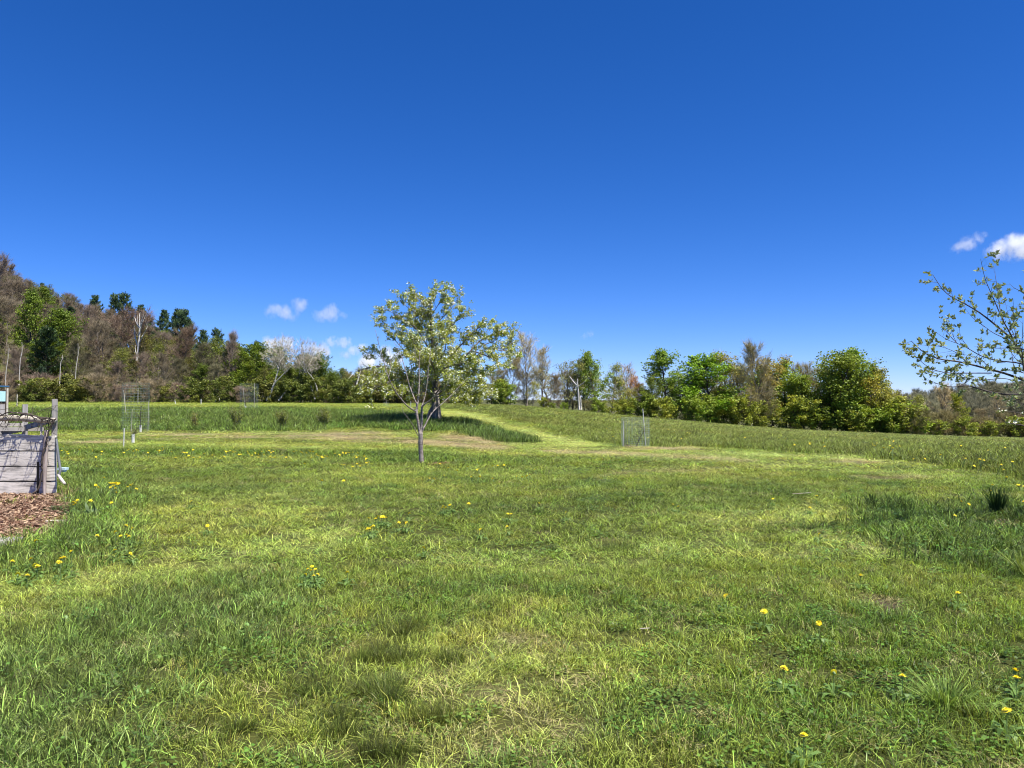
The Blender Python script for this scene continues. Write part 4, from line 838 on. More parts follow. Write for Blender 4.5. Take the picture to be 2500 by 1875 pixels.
def apple_tree():
    g = np.random.default_rng(77); Y = 45.0; w = lambda a, r, d=0: W(a, r, Y + d)
    base = onray(1064, Y); L = []
    L.append(curve([(w(1066, 1030), .36), (w(1066, 1012), .29), (w(1064, 985), .24), (w(1062, 950, .2), .20), (w(1060, 900, .3), .15), (w(1058, 850, 0), .11), (w(1052, 800, -.2), .07), (w(1052, 750, .2), .04), (w(1055, 712, .3), .015)], 4))
    L.append(curve([(w(1046, 1022), .13), (w(1050, 1005), .12), (w(1060, 990), .10), (w(1064, 975, .1), .08)]))
    spec = [  # start px,row ; end px,row ; depth at end ; radius ; sag
        (1062, 950, 1035, 900, 985, 790, -.8, .11), (1035, 900, 990, 860, 925, 782, 1.0, .06), (1060, 880, 1020, 800, 935, 750, -.5, .07), (1056, 830, 1020, 770, 972, 732, .8, .05),
        (1054, 790, 1030, 740, 1008, 712, -.6, .04), (1053, 770, 1075, 735, 1080, 705, -.5, .035), (1056, 800, 1095, 760, 1122, 722, 1.0, .04), (1058, 850, 1100, 800, 1128, 765, -1.0, .06),
        (1064, 960, 1120, 890, 1200, 850, 0.5, .13), (1120, 890, 1170, 830, 1245, 800, 1.2, .08), (1100, 870, 1150, 815, 1190, 785, -1.2, .06), (1200, 850, 1230, 858, 1252, 832, 1.5, .05),
        (1160, 858, 1205, 875, 1235, 905, -1.4, .06), (1064, 965, 1110, 935, 1175, 935, -2.0, .09), (1110, 935, 1160, 960, 1200, 968, -2.4, .06), (1064, 970, 1100, 960, 1140, 985, -2.5, .05),
        (1062, 960, 1010, 920, 960, 905, -1.5, .10), (1010, 920, 965, 925, 905, 955, -2.6, .06), (980, 910, 930, 912, 882, 942, -1.5, .05), (1062, 965, 1020, 950, 960, 965, -3.0, .06),
        (1000, 912, 960, 895, 900, 850, 1.5, .05), (1063, 940, 1050, 890, 1020, 860, 3.2, .09), (1064, 930, 1090, 880, 1120, 850, 3.4, .09), (1064, 945, 1060, 900, 1050, 870, -3.4, .08),
        (1063, 900, 1090, 850, 1080, 800, -2.6, .06), (1062, 900, 1020, 850, 1000, 820, -2.6, .06), (1062, 960, 1130, 930, 1180, 910, 3.0, .08), (1062, 955, 1010, 925, 950, 930, 3.0, .08),
        (1060, 860, 1080, 810, 1100, 790, 2.2, .05), (1060, 860, 1030, 800, 1010, 770, 2.2, .05), (1215, 848, 1245, 860, 1262, 870, .2, .03), (1064, 960, 1095, 925, 1120, 925, -3.2, .06), (1180, 842, 1215, 830, 1222, 800, 0.0, .04),
        (1064, 930, 1080, 900, 1160, 880, -2.4, .07), (1064, 930, 1040, 880, 1000, 880, -2.6, .06), (1064, 930, 1110, 900, 1190, 905, 1.6, .07)]
    for (a, r, a2, r2, a3, r3, d, rad) in spec:
        rad *= .72; L.append(curve([(w(a, r, 0 if rad > .036 else d * .4), rad), (w(a2, r2, d * .55), rad * .7), (w(lerp(a2, a3, .55), lerp(r2, r3, .5) - 2, d * .8), rad * .45), (w(a3, r3, d), rad * .15)]))
    b, TP, TD = branch_mesh(L, g, 5.6, .92, 4, .34, .018)
    # the half dead limb at the left
    dead = [curve([(w(960, 905, 0), .07), (w(925, 893, .3), .06), (w(897, 898, .5), .04), (w(876, 905, .6), .02), (w(868, 900, .7), .01)]), curve([(w(876, 905, .6), .03), (w(872, 925, .6), .035), (w(866, 942, .7), .02)]),
            curve([(w(897, 898, .5), .02), (w(886, 888, .7), .012), (w(882, 880, .8), .006)])]
    db, DP, DD = branch_mesh(dead, g, 3.0, .45, 2, .2, .012)
    root = empty('apple_tree', base, 'old apple tree in white blossom on the grassy bank, with a thick rough trunk', 'apple tree')
    link('trunk', build_mesh('apple_trunk', local(b, base), M['apple'], True), root)
    o = link('dead_limb', build_mesh('apple_dead_limb', local(db, base), M['bark'], True), root); o['label'] = 'half dead grey limb reaching left'; o.color = (1.4, 1.4, 1.4, 1)
    # clusters: each twig point either leafy or in flower
    keep = g.uniform(0, 1, len(TP)) < .62; TP = TP[keep]; TD = TD[keep]; n = len(TP)
    lb = Buf(); foliage(lb, TP, 9, .075, .092, g, .8, g.uniform(.2, .8, n))
    o = link('leaves', build_mesh('apple_leaves', local(lb, base), M['leaf']), root); o.color = (.28, .33, .055, 1)
    fl = g.uniform(0, 1, n) < .5; fb = Buf(); foliage(fb, TP[fl], 7, .060, .080, g, .8)
    link('blossom', build_mesh('apple_blossom', local(fb, base), M['blossom']), root)
apple_tree()

# ------------------------------------------------------------------ the young forked tree in front
def young_tree():
    g = np.random.default_rng(5); Y = 19.4; w = lambda a, r, d=0: W(a, r, Y + d); base = onray(1029, Y); base[2] -= .05
    L = [curve([(w(1029.5, 1134), .075), (w(1029, 1122), .062), (w(1027, 1090), .056), (w(1027.5, 1070), .058), (w(1027, 1056), .055)]),
         curve([(w(1026, 1058), .045), (w(1021, 1030), .038), (w(1016, 1004), .034), (w(1021, 975, .1), .024), (w(1023.5, 940, .2), .017), (w(1023, 900, .25), .013), (w(1024, 864, .3), .010), (w(1030, 820, .3), .005)]),
         curve([(w(1028, 1056), .040), (w(1030, 1022), .034), (w(1029, 994), .028), (w(1040, 984, -.1), .018), (w(1054, 975, -.2), .013), (w(1072, 958, -.3), .007)]),
         curve([(w(1016, 1004), .024), (w(994, 992, -.2), .018), (w(968, 960, -.35), .015), (w(948, 924, -.5), .012), (w(936, 878, -.5), .009), (w(925, 844, -.6), .007), (w(916, 806, -.6), .004)]),
         curve([(w(1018, 988), .018), (w(1000, 944, .4), .014), (w(989, 901, .5), .011), (w(981, 873, .6), .009), (w(962, 834, .7), .004)]),
         curve([(w(1029, 1056), .024), (w(1047, 1020, .2), .019), (w(1058, 1003, .3), .017), (w(1086, 980, .5), .013), (w(1114, 952, .7), .009), (w(1143, 921, .8), .005)]),
         curve([(w(1021, 1064), .013), (w(1010, 1040, -.2), .010), (w(996, 1020, -.3), .008), (w(984, 1006, -.4), .006), (w(981, 990, -.4), .003)]),
         curve([(w(1029, 994), .018), (w(1036, 975, .2), .014), (w(1042, 945, .25), .011), (w(1046, 900, .3), .009), (w(1052, 850, .4), .004)]),
         curve([(w(1019, 980), .012), (w(1030, 958, -.4), .010), (w(1041, 934, -.6), .006), (w(1046, 915, -.6), .003)]),
         curve([(w(1056, 1005), .012), (w(1064, 985, -.2), .009), (w(1082, 960, -.4), .006), (w(1100, 925, -.5), .003)]),
         curve([(w(948, 924, -.5), .008), (w(955, 890, -.2), .006), (w(950, 850, 0), .003)]), curve([(w(1023, 900, .25), .008), (w(1012, 860, .1), .006), (w(1008, 825, 0), .003)])]
    b, TP, TD = branch_mesh(L[1:], g, 1.7, .30, 1, .12, .006, 5); b.tube(L[0][0], L[0][1], 10)
    # pruned stubs
    for a, r, dx in ((1023, 1080, -3), (1033, 1044, 3), (1015, 1012, -4), (1014, 996, -4), (1031, 1008, 4)): b.tube([w(a, r), w(a + dx, r - 2)], [.018, .013], 6)
    root = empty('young_tree', base, 'young apple tree with a slim forked trunk and thin open branches on the lawn', 'apple tree')
    link('trunk', build_mesh('young_trunk', local(b, base), M['young'], True), root)
    k = g.uniform(0, 1, len(TP)) < .34; lb = Buf(); foliage(lb, TP[k], 4, .03, .034, g, .8)
    o = link('leaves', build_mesh('young_leaves', local(lb, base), M['leaf']), root); o.color = (.15, .20, .05, 1)
young_tree()

# ------------------------------------------------------------------ the near tree reaching in from the right
def right_tree():
    g = np.random.default_rng(15); Y = 10.0; w = lambda a, r, d=0: W(a, r, Y + d); z = lambda u, v, d=0: w(2150 + u / 3.686, 550 + v / 3.686, d)
    base = onray(2650, Y); L = []
    def br(pts, r0, d0, d1, join=True):
        n = len(pts); L.append(curve([(z(u, v, lerp(d0, d1, i / (n - 1))), r0 * (1 - .82 * i / (n - 1))) for i, (u, v) in enumerate(pts)]))
    trunk = [(w(2650, 1280), .075), (w(2648, 1180), .062), (w(2642, 1080), .058), (w(2636, 980), .045), (w(2630, 860), .032), (w(2628, 740), .018), (w(2632, 620), .006)]
    J = (1800, 1800)
    br([(1790, 1560), (1500, 1450), (1290, 1395), (1120, 1330), (960, 1290), (830, 1255), (700, 1225), (560, 1210), (430, 1170), (350, 1110), (280, 1040)], .026, 0, -.9)
    br([(1790, 1700), (1500, 1540), (1290, 1522), (1140, 1525), (980, 1500), (870, 1465), (780, 1440), (640, 1460), (520, 1430), (430, 1390)], .022, .1, .7)
    br([(1790, 1620), (1450, 1400), (1290, 1240), (1210, 1040), (1060, 910), (960, 830), (880, 770), (760, 700), (640, 640), (560, 570), (480, 440)], .024, 0, .6)
    br([(1240, 1160), (1190, 1000), (1120, 880), (1060, 740), (1010, 620), (950, 480), (915, 300)], .015, .2, -.3)
    br([(1110, 850), (1080, 740), (1070, 600), (1045, 460), (1040, 370)], .009, 0, .4)
    br([(1700, 1300), (1290, 1100), (1100, 1105), (980, 1105), (850, 1092)], .011, -.3, -.8)
    br([(1600, 1420), (1290, 1240), (1050, 1220), (900, 1175), (780, 1100), (690, 1060), (600, 1030), (480, 945)], .014, .2, 1.1)
    br([(800, 1110), (720, 1000), (712, 870)], .006, 1.0, 1.0); br([(690, 1060), (650, 980), (610, 850)], .006, 1.1, 1.0); br([(690, 1060), (600, 960), (545, 860)], .006, 1.1, 1.4)
    br([(1500, 800), (1290, 600), (1210, 560), (1170, 520)], .008, .2, .3); br([(1210, 1000), (1180, 920), (1150, 780), (1125, 650)], .007, .1, .5)
    br([(1230, 1080), (1220, 980), (1200, 820), (1210, 660)], .008, -.2, -.6); br([(1000, 1330), (830, 1330), (600, 1330), (470, 1300), (380, 1240), (300, 1160), (262, 1135)], .010, -.4, -1.2)
    br([(1110, 1010), (1020, 970), (930, 900), (830, 830), (760, 730)], .008, .5, 1.0); br([(1650, 1700), (1290, 1620), (1210, 1560), (1150, 1470)], .008, -.4, -.6)
    br([(1500, 1500), (1290, 1360), (1275, 1100), (1290, 850)], .014, -.5, -.9); br([(1000, 1500), (975, 1520), (945, 1545)], .005, .2, .1)
    br([(1290, 1330), (1200, 1300), (1180, 1100), (1160, 960), (1190, 800)], .009, .6, 1.0); br([(700, 1450), (820, 1390), (700, 1330), (560, 1290)], .007, .5, .9)
    br([(1400, 1250), (1230, 1220), (1180, 1140), (1080, 1050)], .008, .9, 1.4); br([(780, 1240), (700, 1150), (560, 1090), (400, 1080)], .007, -.7, -1.1); br([(990, 1300), (900, 1190), (740, 1160), (600, 1150)], .007, 0, .1)
    br([(1280, 1420), (1100, 1370), (930, 1400), (760, 1370), (640, 1350)], .008, -.1, -.2)
    br([(1790, 1400), (1600, 1000), (1480, 700), (1400, 420)], .02, 0, .3); br([(1790, 1500), (1500, 1200), (1400, 900), (1340, 640)], .018, 0, -.8); br([(1700, 1000), (1500, 700), (1360, 500)], .01, 0, -.5)
    # right and far sides, out of the picture but part of the tree
    for a, r, d in ((2760, 800, 0), (2800, 900, .8), (2780, 960, -.9), (2700, 700, .6), (2700, 760, -1.2), (2650, 780, 1.5), (2640, 850, -1.6)):
        L.append(curve([(w(2638, 1040), .024), (w(lerp(2638, a, .5), lerp(1040, r, .55), d * .5), .015), (w(a, r, d), .004)]))
    b, TP, TD = branch_mesh([(P, R * .75) for P, R in L], g, 8.5, .22, 1, .08, .003, 5); P, R = curve(trunk); b.tube(P, R, 10)
    root = empty('apple_tree', base, 'small apple tree with grey-green young leaves reaching in from the right edge', 'apple tree')
    link('trunk', build_mesh('right_trunk', local(b, base), M['rtwig'], True), root)
    n = len(TP); k = g.uniform(0, 1, n) < .5; lb = Buf(); leaf_rosettes(lb, TP[k], TD[k], 6, .052, g)
    o = link('leaves', build_mesh('right_leaves', local(lb, base), M['leaf']), root); o.color = (.235, .285, .15, 1)
    # low side twigs in flower at the very edge
    L2 = [curve([(w(2650, 1130, -.2), .014), (w(2560, 1060, -.4), .010), (w(2500, 1038, -.5), .007), (w(2455, 1032, -.6), .005), (w(2440, 1018, -.6), .003)]), curve([(w(2560, 1060, -.4), .008), (w(2510, 1015, -.3), .006), (w(2475, 1005, -.3), .004), (w(2452, 1006, -.3), .002)]),
          curve([(w(2600, 1000, .2), .01), (w(2530, 980, .3), .007), (w(2490, 972, .3), .005), (w(2465, 985, .3), .002)])]
    b2, TP2, TD2 = branch_mesh(L2, g, 5, .16, 2, .08, .003, 5); link('low_branch', build_mesh('right_low_branch', local(b2, base), M['rtwig'], True), root)
    lb = Buf(); leaf_rosettes(lb, TP2[::3], TD2[::3], 4, .036, g); o = link('leaves', build_mesh('right_low_leaves', local(lb, base), M['leaf']), root); o.color = (.13, .19, .05, 1)
    fb = Buf(); foliage(fb, TP2[::3] + .01, 3, .02, .026, g, .8); link('blossom', build_mesh('right_blossom', local(fb, base), M['blossom']), root)
def leaf_rosettes(b, C, D, n, size, g):
    """pointed folded leaves standing out from the twig"""
    C = np.repeat(C, n, 0); D = np.repeat(D, n, 0); m = len(C); d = D * .6 + g.normal(0, .75, (m, 3)) + np.array([0, 0, .35]); d /= np.linalg.norm(d, axis=1, keepdims=True)
    s = np.cross(d, g.normal(0, 1, (m, 3))); s /= np.linalg.norm(s, axis=1, keepdims=True); u = np.cross(d, s); L = (size * g.uniform(.55, 1.2, m))[:, None]
    C = C + g.normal(0, .006, (m, 3)); mid = C + d * L * .45
    v = np.stack([C, mid + s * L * .26 + u * L * .06, C + d * L, mid - s * L * .26 + u * L * .06, mid], 1).reshape(-1, 3); i = np.arange(m) * 5
    bb = b.verts(v); lv = g.uniform(0, 1, m)
    for t in ((0, 1, 4), (1, 2, 4), (0, 4, 3), (4, 2, 3)): b.tris_i(np.stack([i + t[0], i + t[1], i + t[2]], 1) + bb, lv)
right_tree()

# ------------------------------------------------------------------ shrubs on the bank
def bank_bush(px, Y, H, Wd, label, n=26, col=(.17, .20, .045)):
    g = np.random.default_rng(int(px)); base = onray(px, Y); b = Buf(); C = []
    for i in range(n):
        a = g.uniform(0, 6.28); t = g.uniform(.1, .5) * Wd / H; P, d = wander([g.normal(0, .05), g.normal(0, .05), -.05], [math.cos(a) * t, math.sin(a) * t, 1], H * g.uniform(.6, 1.05), 6, .09, g); b.tube(P, np.linspace(.010, .003, 7), 4, cap=False)
        for k in range(2, 7): C.append(P[k]); C.append(.5 * (P[k] + P[k - 1]))
    root = empty('bank_shrub', base, label, 'shrub', None); link('stems', build_mesh('shrub_stems', b, M['split'], True), root)
    lb = Buf(); foliage(lb, np.array(C), 7, .055, .055, g, .8); o = link('leaves', build_mesh('shrub_leaves', lb, M['leaf']), root); o.color = (*col, 1)
bank_bush(577, 40.5, 1.25, 1.0, 'leftmost of the three full leafy shrubs on the bank, below the far wire cage'); bank_bush(690, 41, 1.15, .95, 'middle of the three leafy shrubs on the bank'); bank_bush(793, 41.5, 1.10, 1.15, 'right one of the three leafy shrubs on the bank, nearest the apple tree')
bank_bush(478, 40, .85, .3, 'thin sparse shrub with dry stems on the bank, left of the leafy shrubs', 9, (.20, .19, .05))
bank_bush(1164, 42, .35, .25, 'tiny dark seedling beside the mown path right of the apple tree', 5, (.05, .08, .03))

# ------------------------------------------------------------------ wire cages, stakes, posts
def wire_cage(px, Y, r, z0, H, label, posts, guard=None, sapling=None, nv=26, nh=14, tier=None):
    base = onray(px, Y); root = empty('wire_cage', base, label, 'wire cage'); b = Buf(); g = np.random.default_rng(int(px))
    for i in range(nv):
        a = 2 * math.pi * i / nv; c = np.array([math.cos(a) * r, math.sin(a) * r]); wob = g.normal(0, .012, 5)
        b.tube([[c[0] * (1 + wob[k]), c[1] * (1 + wob[k]), z0 + (H) * k / 4] for k in range(5)], .0032 if px > 1000 else .0022, 3)
    for j in range(nh + 1):
        zz = z0 + H * j / nh; a = np.linspace(0, 2 * math.pi, 25); rr = r * (1 + .02 * np.sin(3 * a + j))
        b.tube(np.stack([np.cos(a) * rr, np.sin(a) * rr, np.full(25, zz)], 1), .0034 if px > 1000 else .0024, 3)
    link('wire_mesh', build_mesh('cage_wire', b, M['wire']), root)
    for k, (a, rb, rt, a2) in enumerate(posts):
        pb = Buf(); P0 = W(a, rb, Y - .2 + .4 * (k % 2)) - base; P1 = W(a2, rt, Y - .2 + .4 * (k % 2)) - base; P0[2] -= .1
        pb.tube([P0, P1], [.017, .015] if px > 1000 else [.013, .012], 6); link('post', build_mesh('cage_post', pb, M['white' if px > 1000 else 'palewood']), root)
    return root, base
wire_cage(1551, 28.2, .50, .0, 1.06, 'round wire cage with two white posts round a sapling at the meadow edge', [(1521, 1086, 1028, 1522.5), (1576, 1080, 998, 1569)])
wire_cage(332, 37.0, .60, .05, 2.3, 'tall narrow wire cage round a young tree on the left bank', [(322, 1058, 1000, 323), (362, 1050, 980, 362.5), (307, 1000, 952, 302), (337, 978, 948, 337)], nh=18)
wire_cage(608, 60.0, .68, .0, 2.05, 'far wire cage on top of the bank before the green maple', [(622.5, 998, 935, 621), (597, 990, 948, 594)], nh=22)
wire_cage(943, 80, .3, .0, .5, 'tiny wire collar in the grass left of the apple trunk', [(946, 992, 975, 942)], nv=12, nh=5)
def sapling(px, Y, H, label, guard=True, seed=1, leaves=True, lean=0.0):
    g = np.random.default_rng(seed); base = onray(px, Y); tr = Buf(); P, d = wander([0, 0, 0], [lean, 0, 1], H, 7, .05, g); tr.tube(P, np.linspace(.022, .005, 8), 6); C = []
    for i in range(12):
        k = g.integers(2, 7); a = g.uniform(0, 6.28); Q, _ = wander(P[k], [math.cos(a) * .7, math.sin(a) * .7, .9], H * .28, 4, .12, g); tr.tube(Q, np.linspace(.008, .003, 5), 4); C += list(Q[1:])
    root = empty('sapling', base, label, 'sapling'); link('trunk', build_mesh('sapling_trunk', tr, M['vine'], True), root)
    lb = Buf(); foliage(lb, np.array(C), 3, .04, .04, g, .8); o = link('leaves', build_mesh('sapling_leaves', lb, M['leaf']), root); o.color = (.13, .15, .06, 1)
    if guard:
        gb = Buf(); gb.tube([[0, 0, -.02], [lean * .3, 0, .34]], [.055, .05], 8); link('trunk_guard', build_mesh('trunk_guard', gb, M['white']), root)
sapling(344, 37.0, 1.6, 'young tree with a white trunk guard inside the tall left cage', True, 3); sapling(600, 60.0, 1.3, 'young tree with a white trunk guard inside the far cage', True, 4)
sapling(1552, 28.2, .8, 'small leaning sapling inside the meadow edge cage', False, 5, lean=.5); sapling(326, 27.5, .55, 'short dark sapling beside the small white stake on the left', True, 6)
def stake(px, row_b, row_t, Y, label, r=.016, mat='palewood', px2=None, name='stake', cat='stake'):
    b = Buf(); P0 = W(px, row_b, Y); g0 = onray(px, Y); P0[2] = min(P0[2], g0[2]) - .05; b.tube([P0, W(px2 or px, row_t, Y)], [r, r * .9], 6)
    o = link(name, build_mesh(name, local(b, P0), M[mat]), None, P0); tag(o, label, cat)
stake(303, 1100, 1045, 25.0, 'small white stake standing alone in the lawn left of the tall cage', .018, 'white', 304)
stake(491, 988, 974, 95, 'short white stake at the far edge of the bank, left of the far cage', .05, 'white')
stake(430, 988, 978, 95, 'white leaning marker at the far edge of the bank', .05, 'white', 427)
stake(42, 995, 963, 70, 'pale fence post before the brush at far left', .045, 'palewood')
stake(1003, 990, 979, 80, 'short pale marker seen under the left of the apple crown', .03, 'white')

# ------------------------------------------------------------------ the weathered wooden box with a vine rail
YB = 13.06
def bw(a, r, d=0): return W(a, r, YB + d)
def wooden_box():
    base = onray(40, YB); base[2] = EYE - (1205 - HR) / F * YB
    root = empty('garden_box', base, 'weathered grey plank box with posts and a pole rail at the left edge', 'garden box')
    x0 = W(-170, 1100, YB)[0]; x1 = W(136, 1100, YB)[0]; px = 1878 / YB
    zrow = lambda r: EYE - (r - HR) / F * YB
    g = np.random.default_rng(3)
    for i, (ra, rb) in enumerate(((1062, 1099.5), (1102.5, 1137), (1139.5, 1173), (1176.5, 1212))):
        b = Buf(); z1, z0 = zrow(ra), zrow(rb); xe = x1 + (.0, -.015, .0, .01)[i]; n = 30
        xs = np.linspace(x0, xe, n); top = z1 + (.012 * np.sin(xs * 5 + i) + g.normal(0, .004, n) if i == 0 else g.normal(0, .0015, n)); bot = z0 + g.normal(0, .0015, n); yf = YB + (.004 * i) + .004 * np.sin(xs * 1.3 + i)
        ring = [np.stack([xs, yf, top], 1), np.stack([xs, yf, bot], 1), np.stack([xs, yf + .035, bot], 1), np.stack([xs, yf + .035, top], 1)]
        V = np.stack(ring, 1).reshape(-1, 3); q = []
        for k in range(n - 1):
            for m in range(4): q.append([k * 4 + m, k * 4 + (m + 1) % 4, k * 4 + 4 + (m + 1) % 4, k * 4 + 4 + m])
        q.append([0, 3, 2, 1]); e = (n - 1) * 4; q.append([e, e + 1, e + 2, e + 3]); b.quads(V, q)
        link('board', build_mesh('box_board', local(b, base), M['board']), root)
    # right side and back boards
    D = 1.25
    for i, (ra, rb) in enumerate(((1080, 1112), (1114, 1146), (1148, 1206))):
        for nm, c, s in (('side_board', None, None), ('back_board', [(x0 + x1) / 2, YB + .14 + D, 0], (x1 - x0, .03, 0)), ('side_board', [x0 - .03, YB + .1 + D / 2, 0], (.03, D, 0))):
            b = Buf(); z1, z0 = zrow(ra), zrow(rb)
            if c is None: d_ = np.array([-.56, .83, 0]); d_ /= np.linalg.norm(d_); b.box(np.array([x1 - .005, YB + .05, (z0 + z1) / 2]) + d_ * D * .6, (D * 1.2, .03, z1 - z0), [d_, [d_[1], -d_[0], 0], [0, 0, 1]])
            else: c2 = np.array(c); c2[2] = (z0 + z1) / 2; c2[0] -= .90 * (nm == 'back_board'); b.box(c2, (s[0], s[1], z1 - z0)); link(nm, build_mesh('box_' + nm, local(b, base), M['board']), root)
    b = Buf(); b.box([(x0 + x1) / 2 - .45, YB + .10 + D / 2, (zrow(1072) + zrow(1206)) / 2], (x1 - x0 - .9, D - .1, zrow(1072) - zrow(1206))); link('soil', build_mesh('box_soil', local(b, base), M['soil']), root)  # dark fill added inside so the gaps between the boards look shaded
    b = Buf(); b.box([(x0 + x1) / 2, YB + .065, (zrow(1078) + zrow(1206)) / 2], (x1 - x0 - .12, .02, zrow(1078) - zrow(1206))); link('liner', build_mesh('box_liner', local(b, base), M['soil']), root)  # dark sheet added behind the front boards, standing in for shade in the gaps
    ca, sa = math.cos(.62), math.sin(.62); AX = [[ca, sa, 0], [-sa, ca, 0], [0, 0, 1]]
    def post(a, rt, rb, d, w_, mat='postw', ax=AX, nm='post'):
        b = Buf(); P0 = bw(a, rb, d); P1 = bw(a, rt, d); h = P1[2] - P0[2]; b.box([P0[0], P0[1], P0[2] + h / 2], (w_, w_, h), ax); link(nm, build_mesh('box_' + nm, local(b, base), M[mat]), root)
    post(134, 974, 1190, .08, .082); post(62, 987, 1190, 1.2, .085); post(6, 987, 1190, 1.2, .08); post(-160, 985, 1200, .08, .08)
    post(102, 1025, 1064, .03, .03, 'palewood', nm='slat')
    def rail(p, q, r, mat, nm='rail', flat=1.0):
        b = Buf(); P = np.linspace(p, q, 14); P[1:-1] += g.normal(0, .008, (12, 3)); R = np.linspace(r, r * .75, 14) * (1 + g.normal(0, .05, 14)); b.tube(P, R, 9); link(nm, build_mesh('box_' + nm, local(b, base), M[mat], True), root)
    rail(bw(-165, 1012, .0), bw(137, 1027, .0), .062, 'log', 'pole_rail')
    for (p, q) in (((134, 1024, .10), (62, 1044, 1.15)), ((62, 1046, 1.2), (6, 1058, 1.2))):
        b = Buf(); P = bw(*p); Q = bw(*q); d = Q - P; L = np.linalg.norm(d); d /= L; s = np.cross(d, [0, 0, 1]); s /= np.linalg.norm(s); b.box((P + Q) / 2, (L, .035, .09), [d, s, np.cross(d, -s)]); link('brace', build_mesh('box_brace', local(b, base), M['postw']), root)
    b = Buf(); P = bw(-160, 1036, 1.14); Q = bw(56, 1038, 1.14); b.box((P + Q) / 2, (Q[0] - P[0], .03, .06)); link('rail', build_mesh('box_back_rail', local(b, base), M['palewood']), root)
    b = Buf(); P = bw(-160, 1058, -.0); Q = bw(10, 1058, -.0); b.box((P + Q) / 2 + np.array([0, 1.1, .03]), (Q[0] - P[0], .03, .07)); link('rail', build_mesh('box_back_rail_low', local(b, base), M['palewood']), root)
wooden_box()
def single(name, buf, mat, p0, label, cat, smooth=True):
    o = link(name, build_mesh(name, local(buf, p0), M[mat], smooth), None, tuple(p0)); return tag(o, label, cat)
# split stake, metal stake
b = Buf(); g = np.random.default_rng(8)
P = np.array([bw(111.5, 1212, -.07), bw(111, 1180, -.07), bw(111, 1140, -.065), bw(112, 1100, -.06), bw(113.5, 1075, -.06), bw(114, 1050, -.06)]); t = np.linspace(0, 5, 21)
P2 = np.stack([np.interp(t, np.arange(6), P[:, c]) for c in range(3)], 1); b.tube(P2, np.interp(t, np.arange(6), [.030, .032, .036, .042, .040, .030]) * (1 + g.normal(0, .08, 21)), 7)
single('split_stake', b, 'split', bw(111.5, 1212, -.07), 'rough split wooden stake standing against the front of the plank box', 'stake')
b = Buf(); b.box((bw(95, 1212, -.12) + bw(95.5, 1127, -.12)) / 2, (.034, .012, (1212 - 1127) / F * YB)); b.box((bw(95, 1212, -.12) + bw(95.5, 1127, -.12)) / 2 + np.array([0, -.018, 0]), (.008, .024, (1212 - 1127) / F * YB - .01)); single('metal_stake', b, 'darkmetal', bw(95, 1212, -.12), 'short black metal stake before the plank box', 'stake', False)
# vine over the rail
vb = Buf(); g = np.random.default_rng(31)
def vine(pts, r0, r1, jit=.012):
    P = np.array([bw(*p) for p in pts]); t = np.linspace(0, len(P) - 1, (len(P) - 1) * 6 + 1); Q = np.stack([np.interp(t, np.arange(len(P)), P[:, c]) for c in range(3)], 1)
    for _ in range(3): Q[1:-1] = .25 * Q[:-2] + .5 * Q[1:-1] + .25 * Q[2:]
    Q[1:-1] += g.normal(0, jit * .35, (len(Q) - 2, 3)); vb.tube(Q, np.linspace(r0, r1, len(Q)), 5); return Q
vine([(80, 1206, -.16), (98, 1196, -.14), (105, 1150, -.13), (104, 1115, -.13), (115, 1085, -.13), (118, 1058, -.12), (128, 1035, -.10), (138, 1022, -.10)], .017, .013)
main = [vine([(134, 1027, -.09), (118, 1020, -.09), (98, 1020, -.10), (70, 1010, -.10), (45, 1007, -.10), (15, 1008, -.10), (-10, 1020, -.09), (-60, 1012, -.09), (-160, 1012, -.09)], .014, .010), vine([(134, 1024, -.06), (110, 1026, -.10), (85, 1015, -.11), (50, 1009, -.12), (0, 1016, -.12), (-60, 1022, -.1)], .010, .006)]
for i in range(46):
    Q = main[i % 2]; q = Q[g.integers(1, len(Q) - 1)]; d = np.array([g.normal(0, .7), g.normal(0, .5), g.choice([-1.0, -1, .8])]); A, _ = wander(q, d, g.uniform(.15, .5), 7, .38, g, -.05); vb.tube(A, np.linspace(.006, .0022, 8), 4)
    A2, _ = wander(A[4], d + g.normal(0, .8, 3), .18, 4, .4, g); vb.tube(A2, np.linspace(.004, .002, 5), 3)
single('grape_vine', vb, 'vine', bw(80, 1206, -.16), 'leafless dark twisting vine climbing the box and lying along its pole rail', 'vine')
# downspout and tray at the right of the box
b = Buf(); Q, R = curve([(bw(138, 1068, .02), .020), (bw(141, 1090, .0), .022), (bw(145, 1120, -.02), .022), (bw(150, 1148, -.04), .022), (bw(146, 1160, -.06), .024)], 5); b.tube(Q, R, 9); root = empty('drain_pipe', bw(138, 1180), 'bent grey drain pipe leaning on the right end of the plank box', 'pipe')
p0 = bw(138, 1180); link('pipe', build_mesh('drain_pipe_body', local(b, p0), M['galv'], True), root)
b = Buf(); Q, R = curve([(bw(144, 1158, -.06), .022), (bw(152, 1170, -.10), .026), (bw(161, 1181, -.16), .022)], 5); b.tube(Q, R, 9); link('spout', build_mesh('drain_spout', local(b, p0), M['palewood'], True), root)
b = Buf(); c = bw(156, 1144, .35); b.box(c, (.13, .12, .04)); b.box(c + np.array([0, 0, -.035]), (.09, .08, .03)); single('tray', b, 'steel', c - np.array([0, 0, .05]), 'small pale blue tray half hidden behind the drain pipe', 'tray', False)
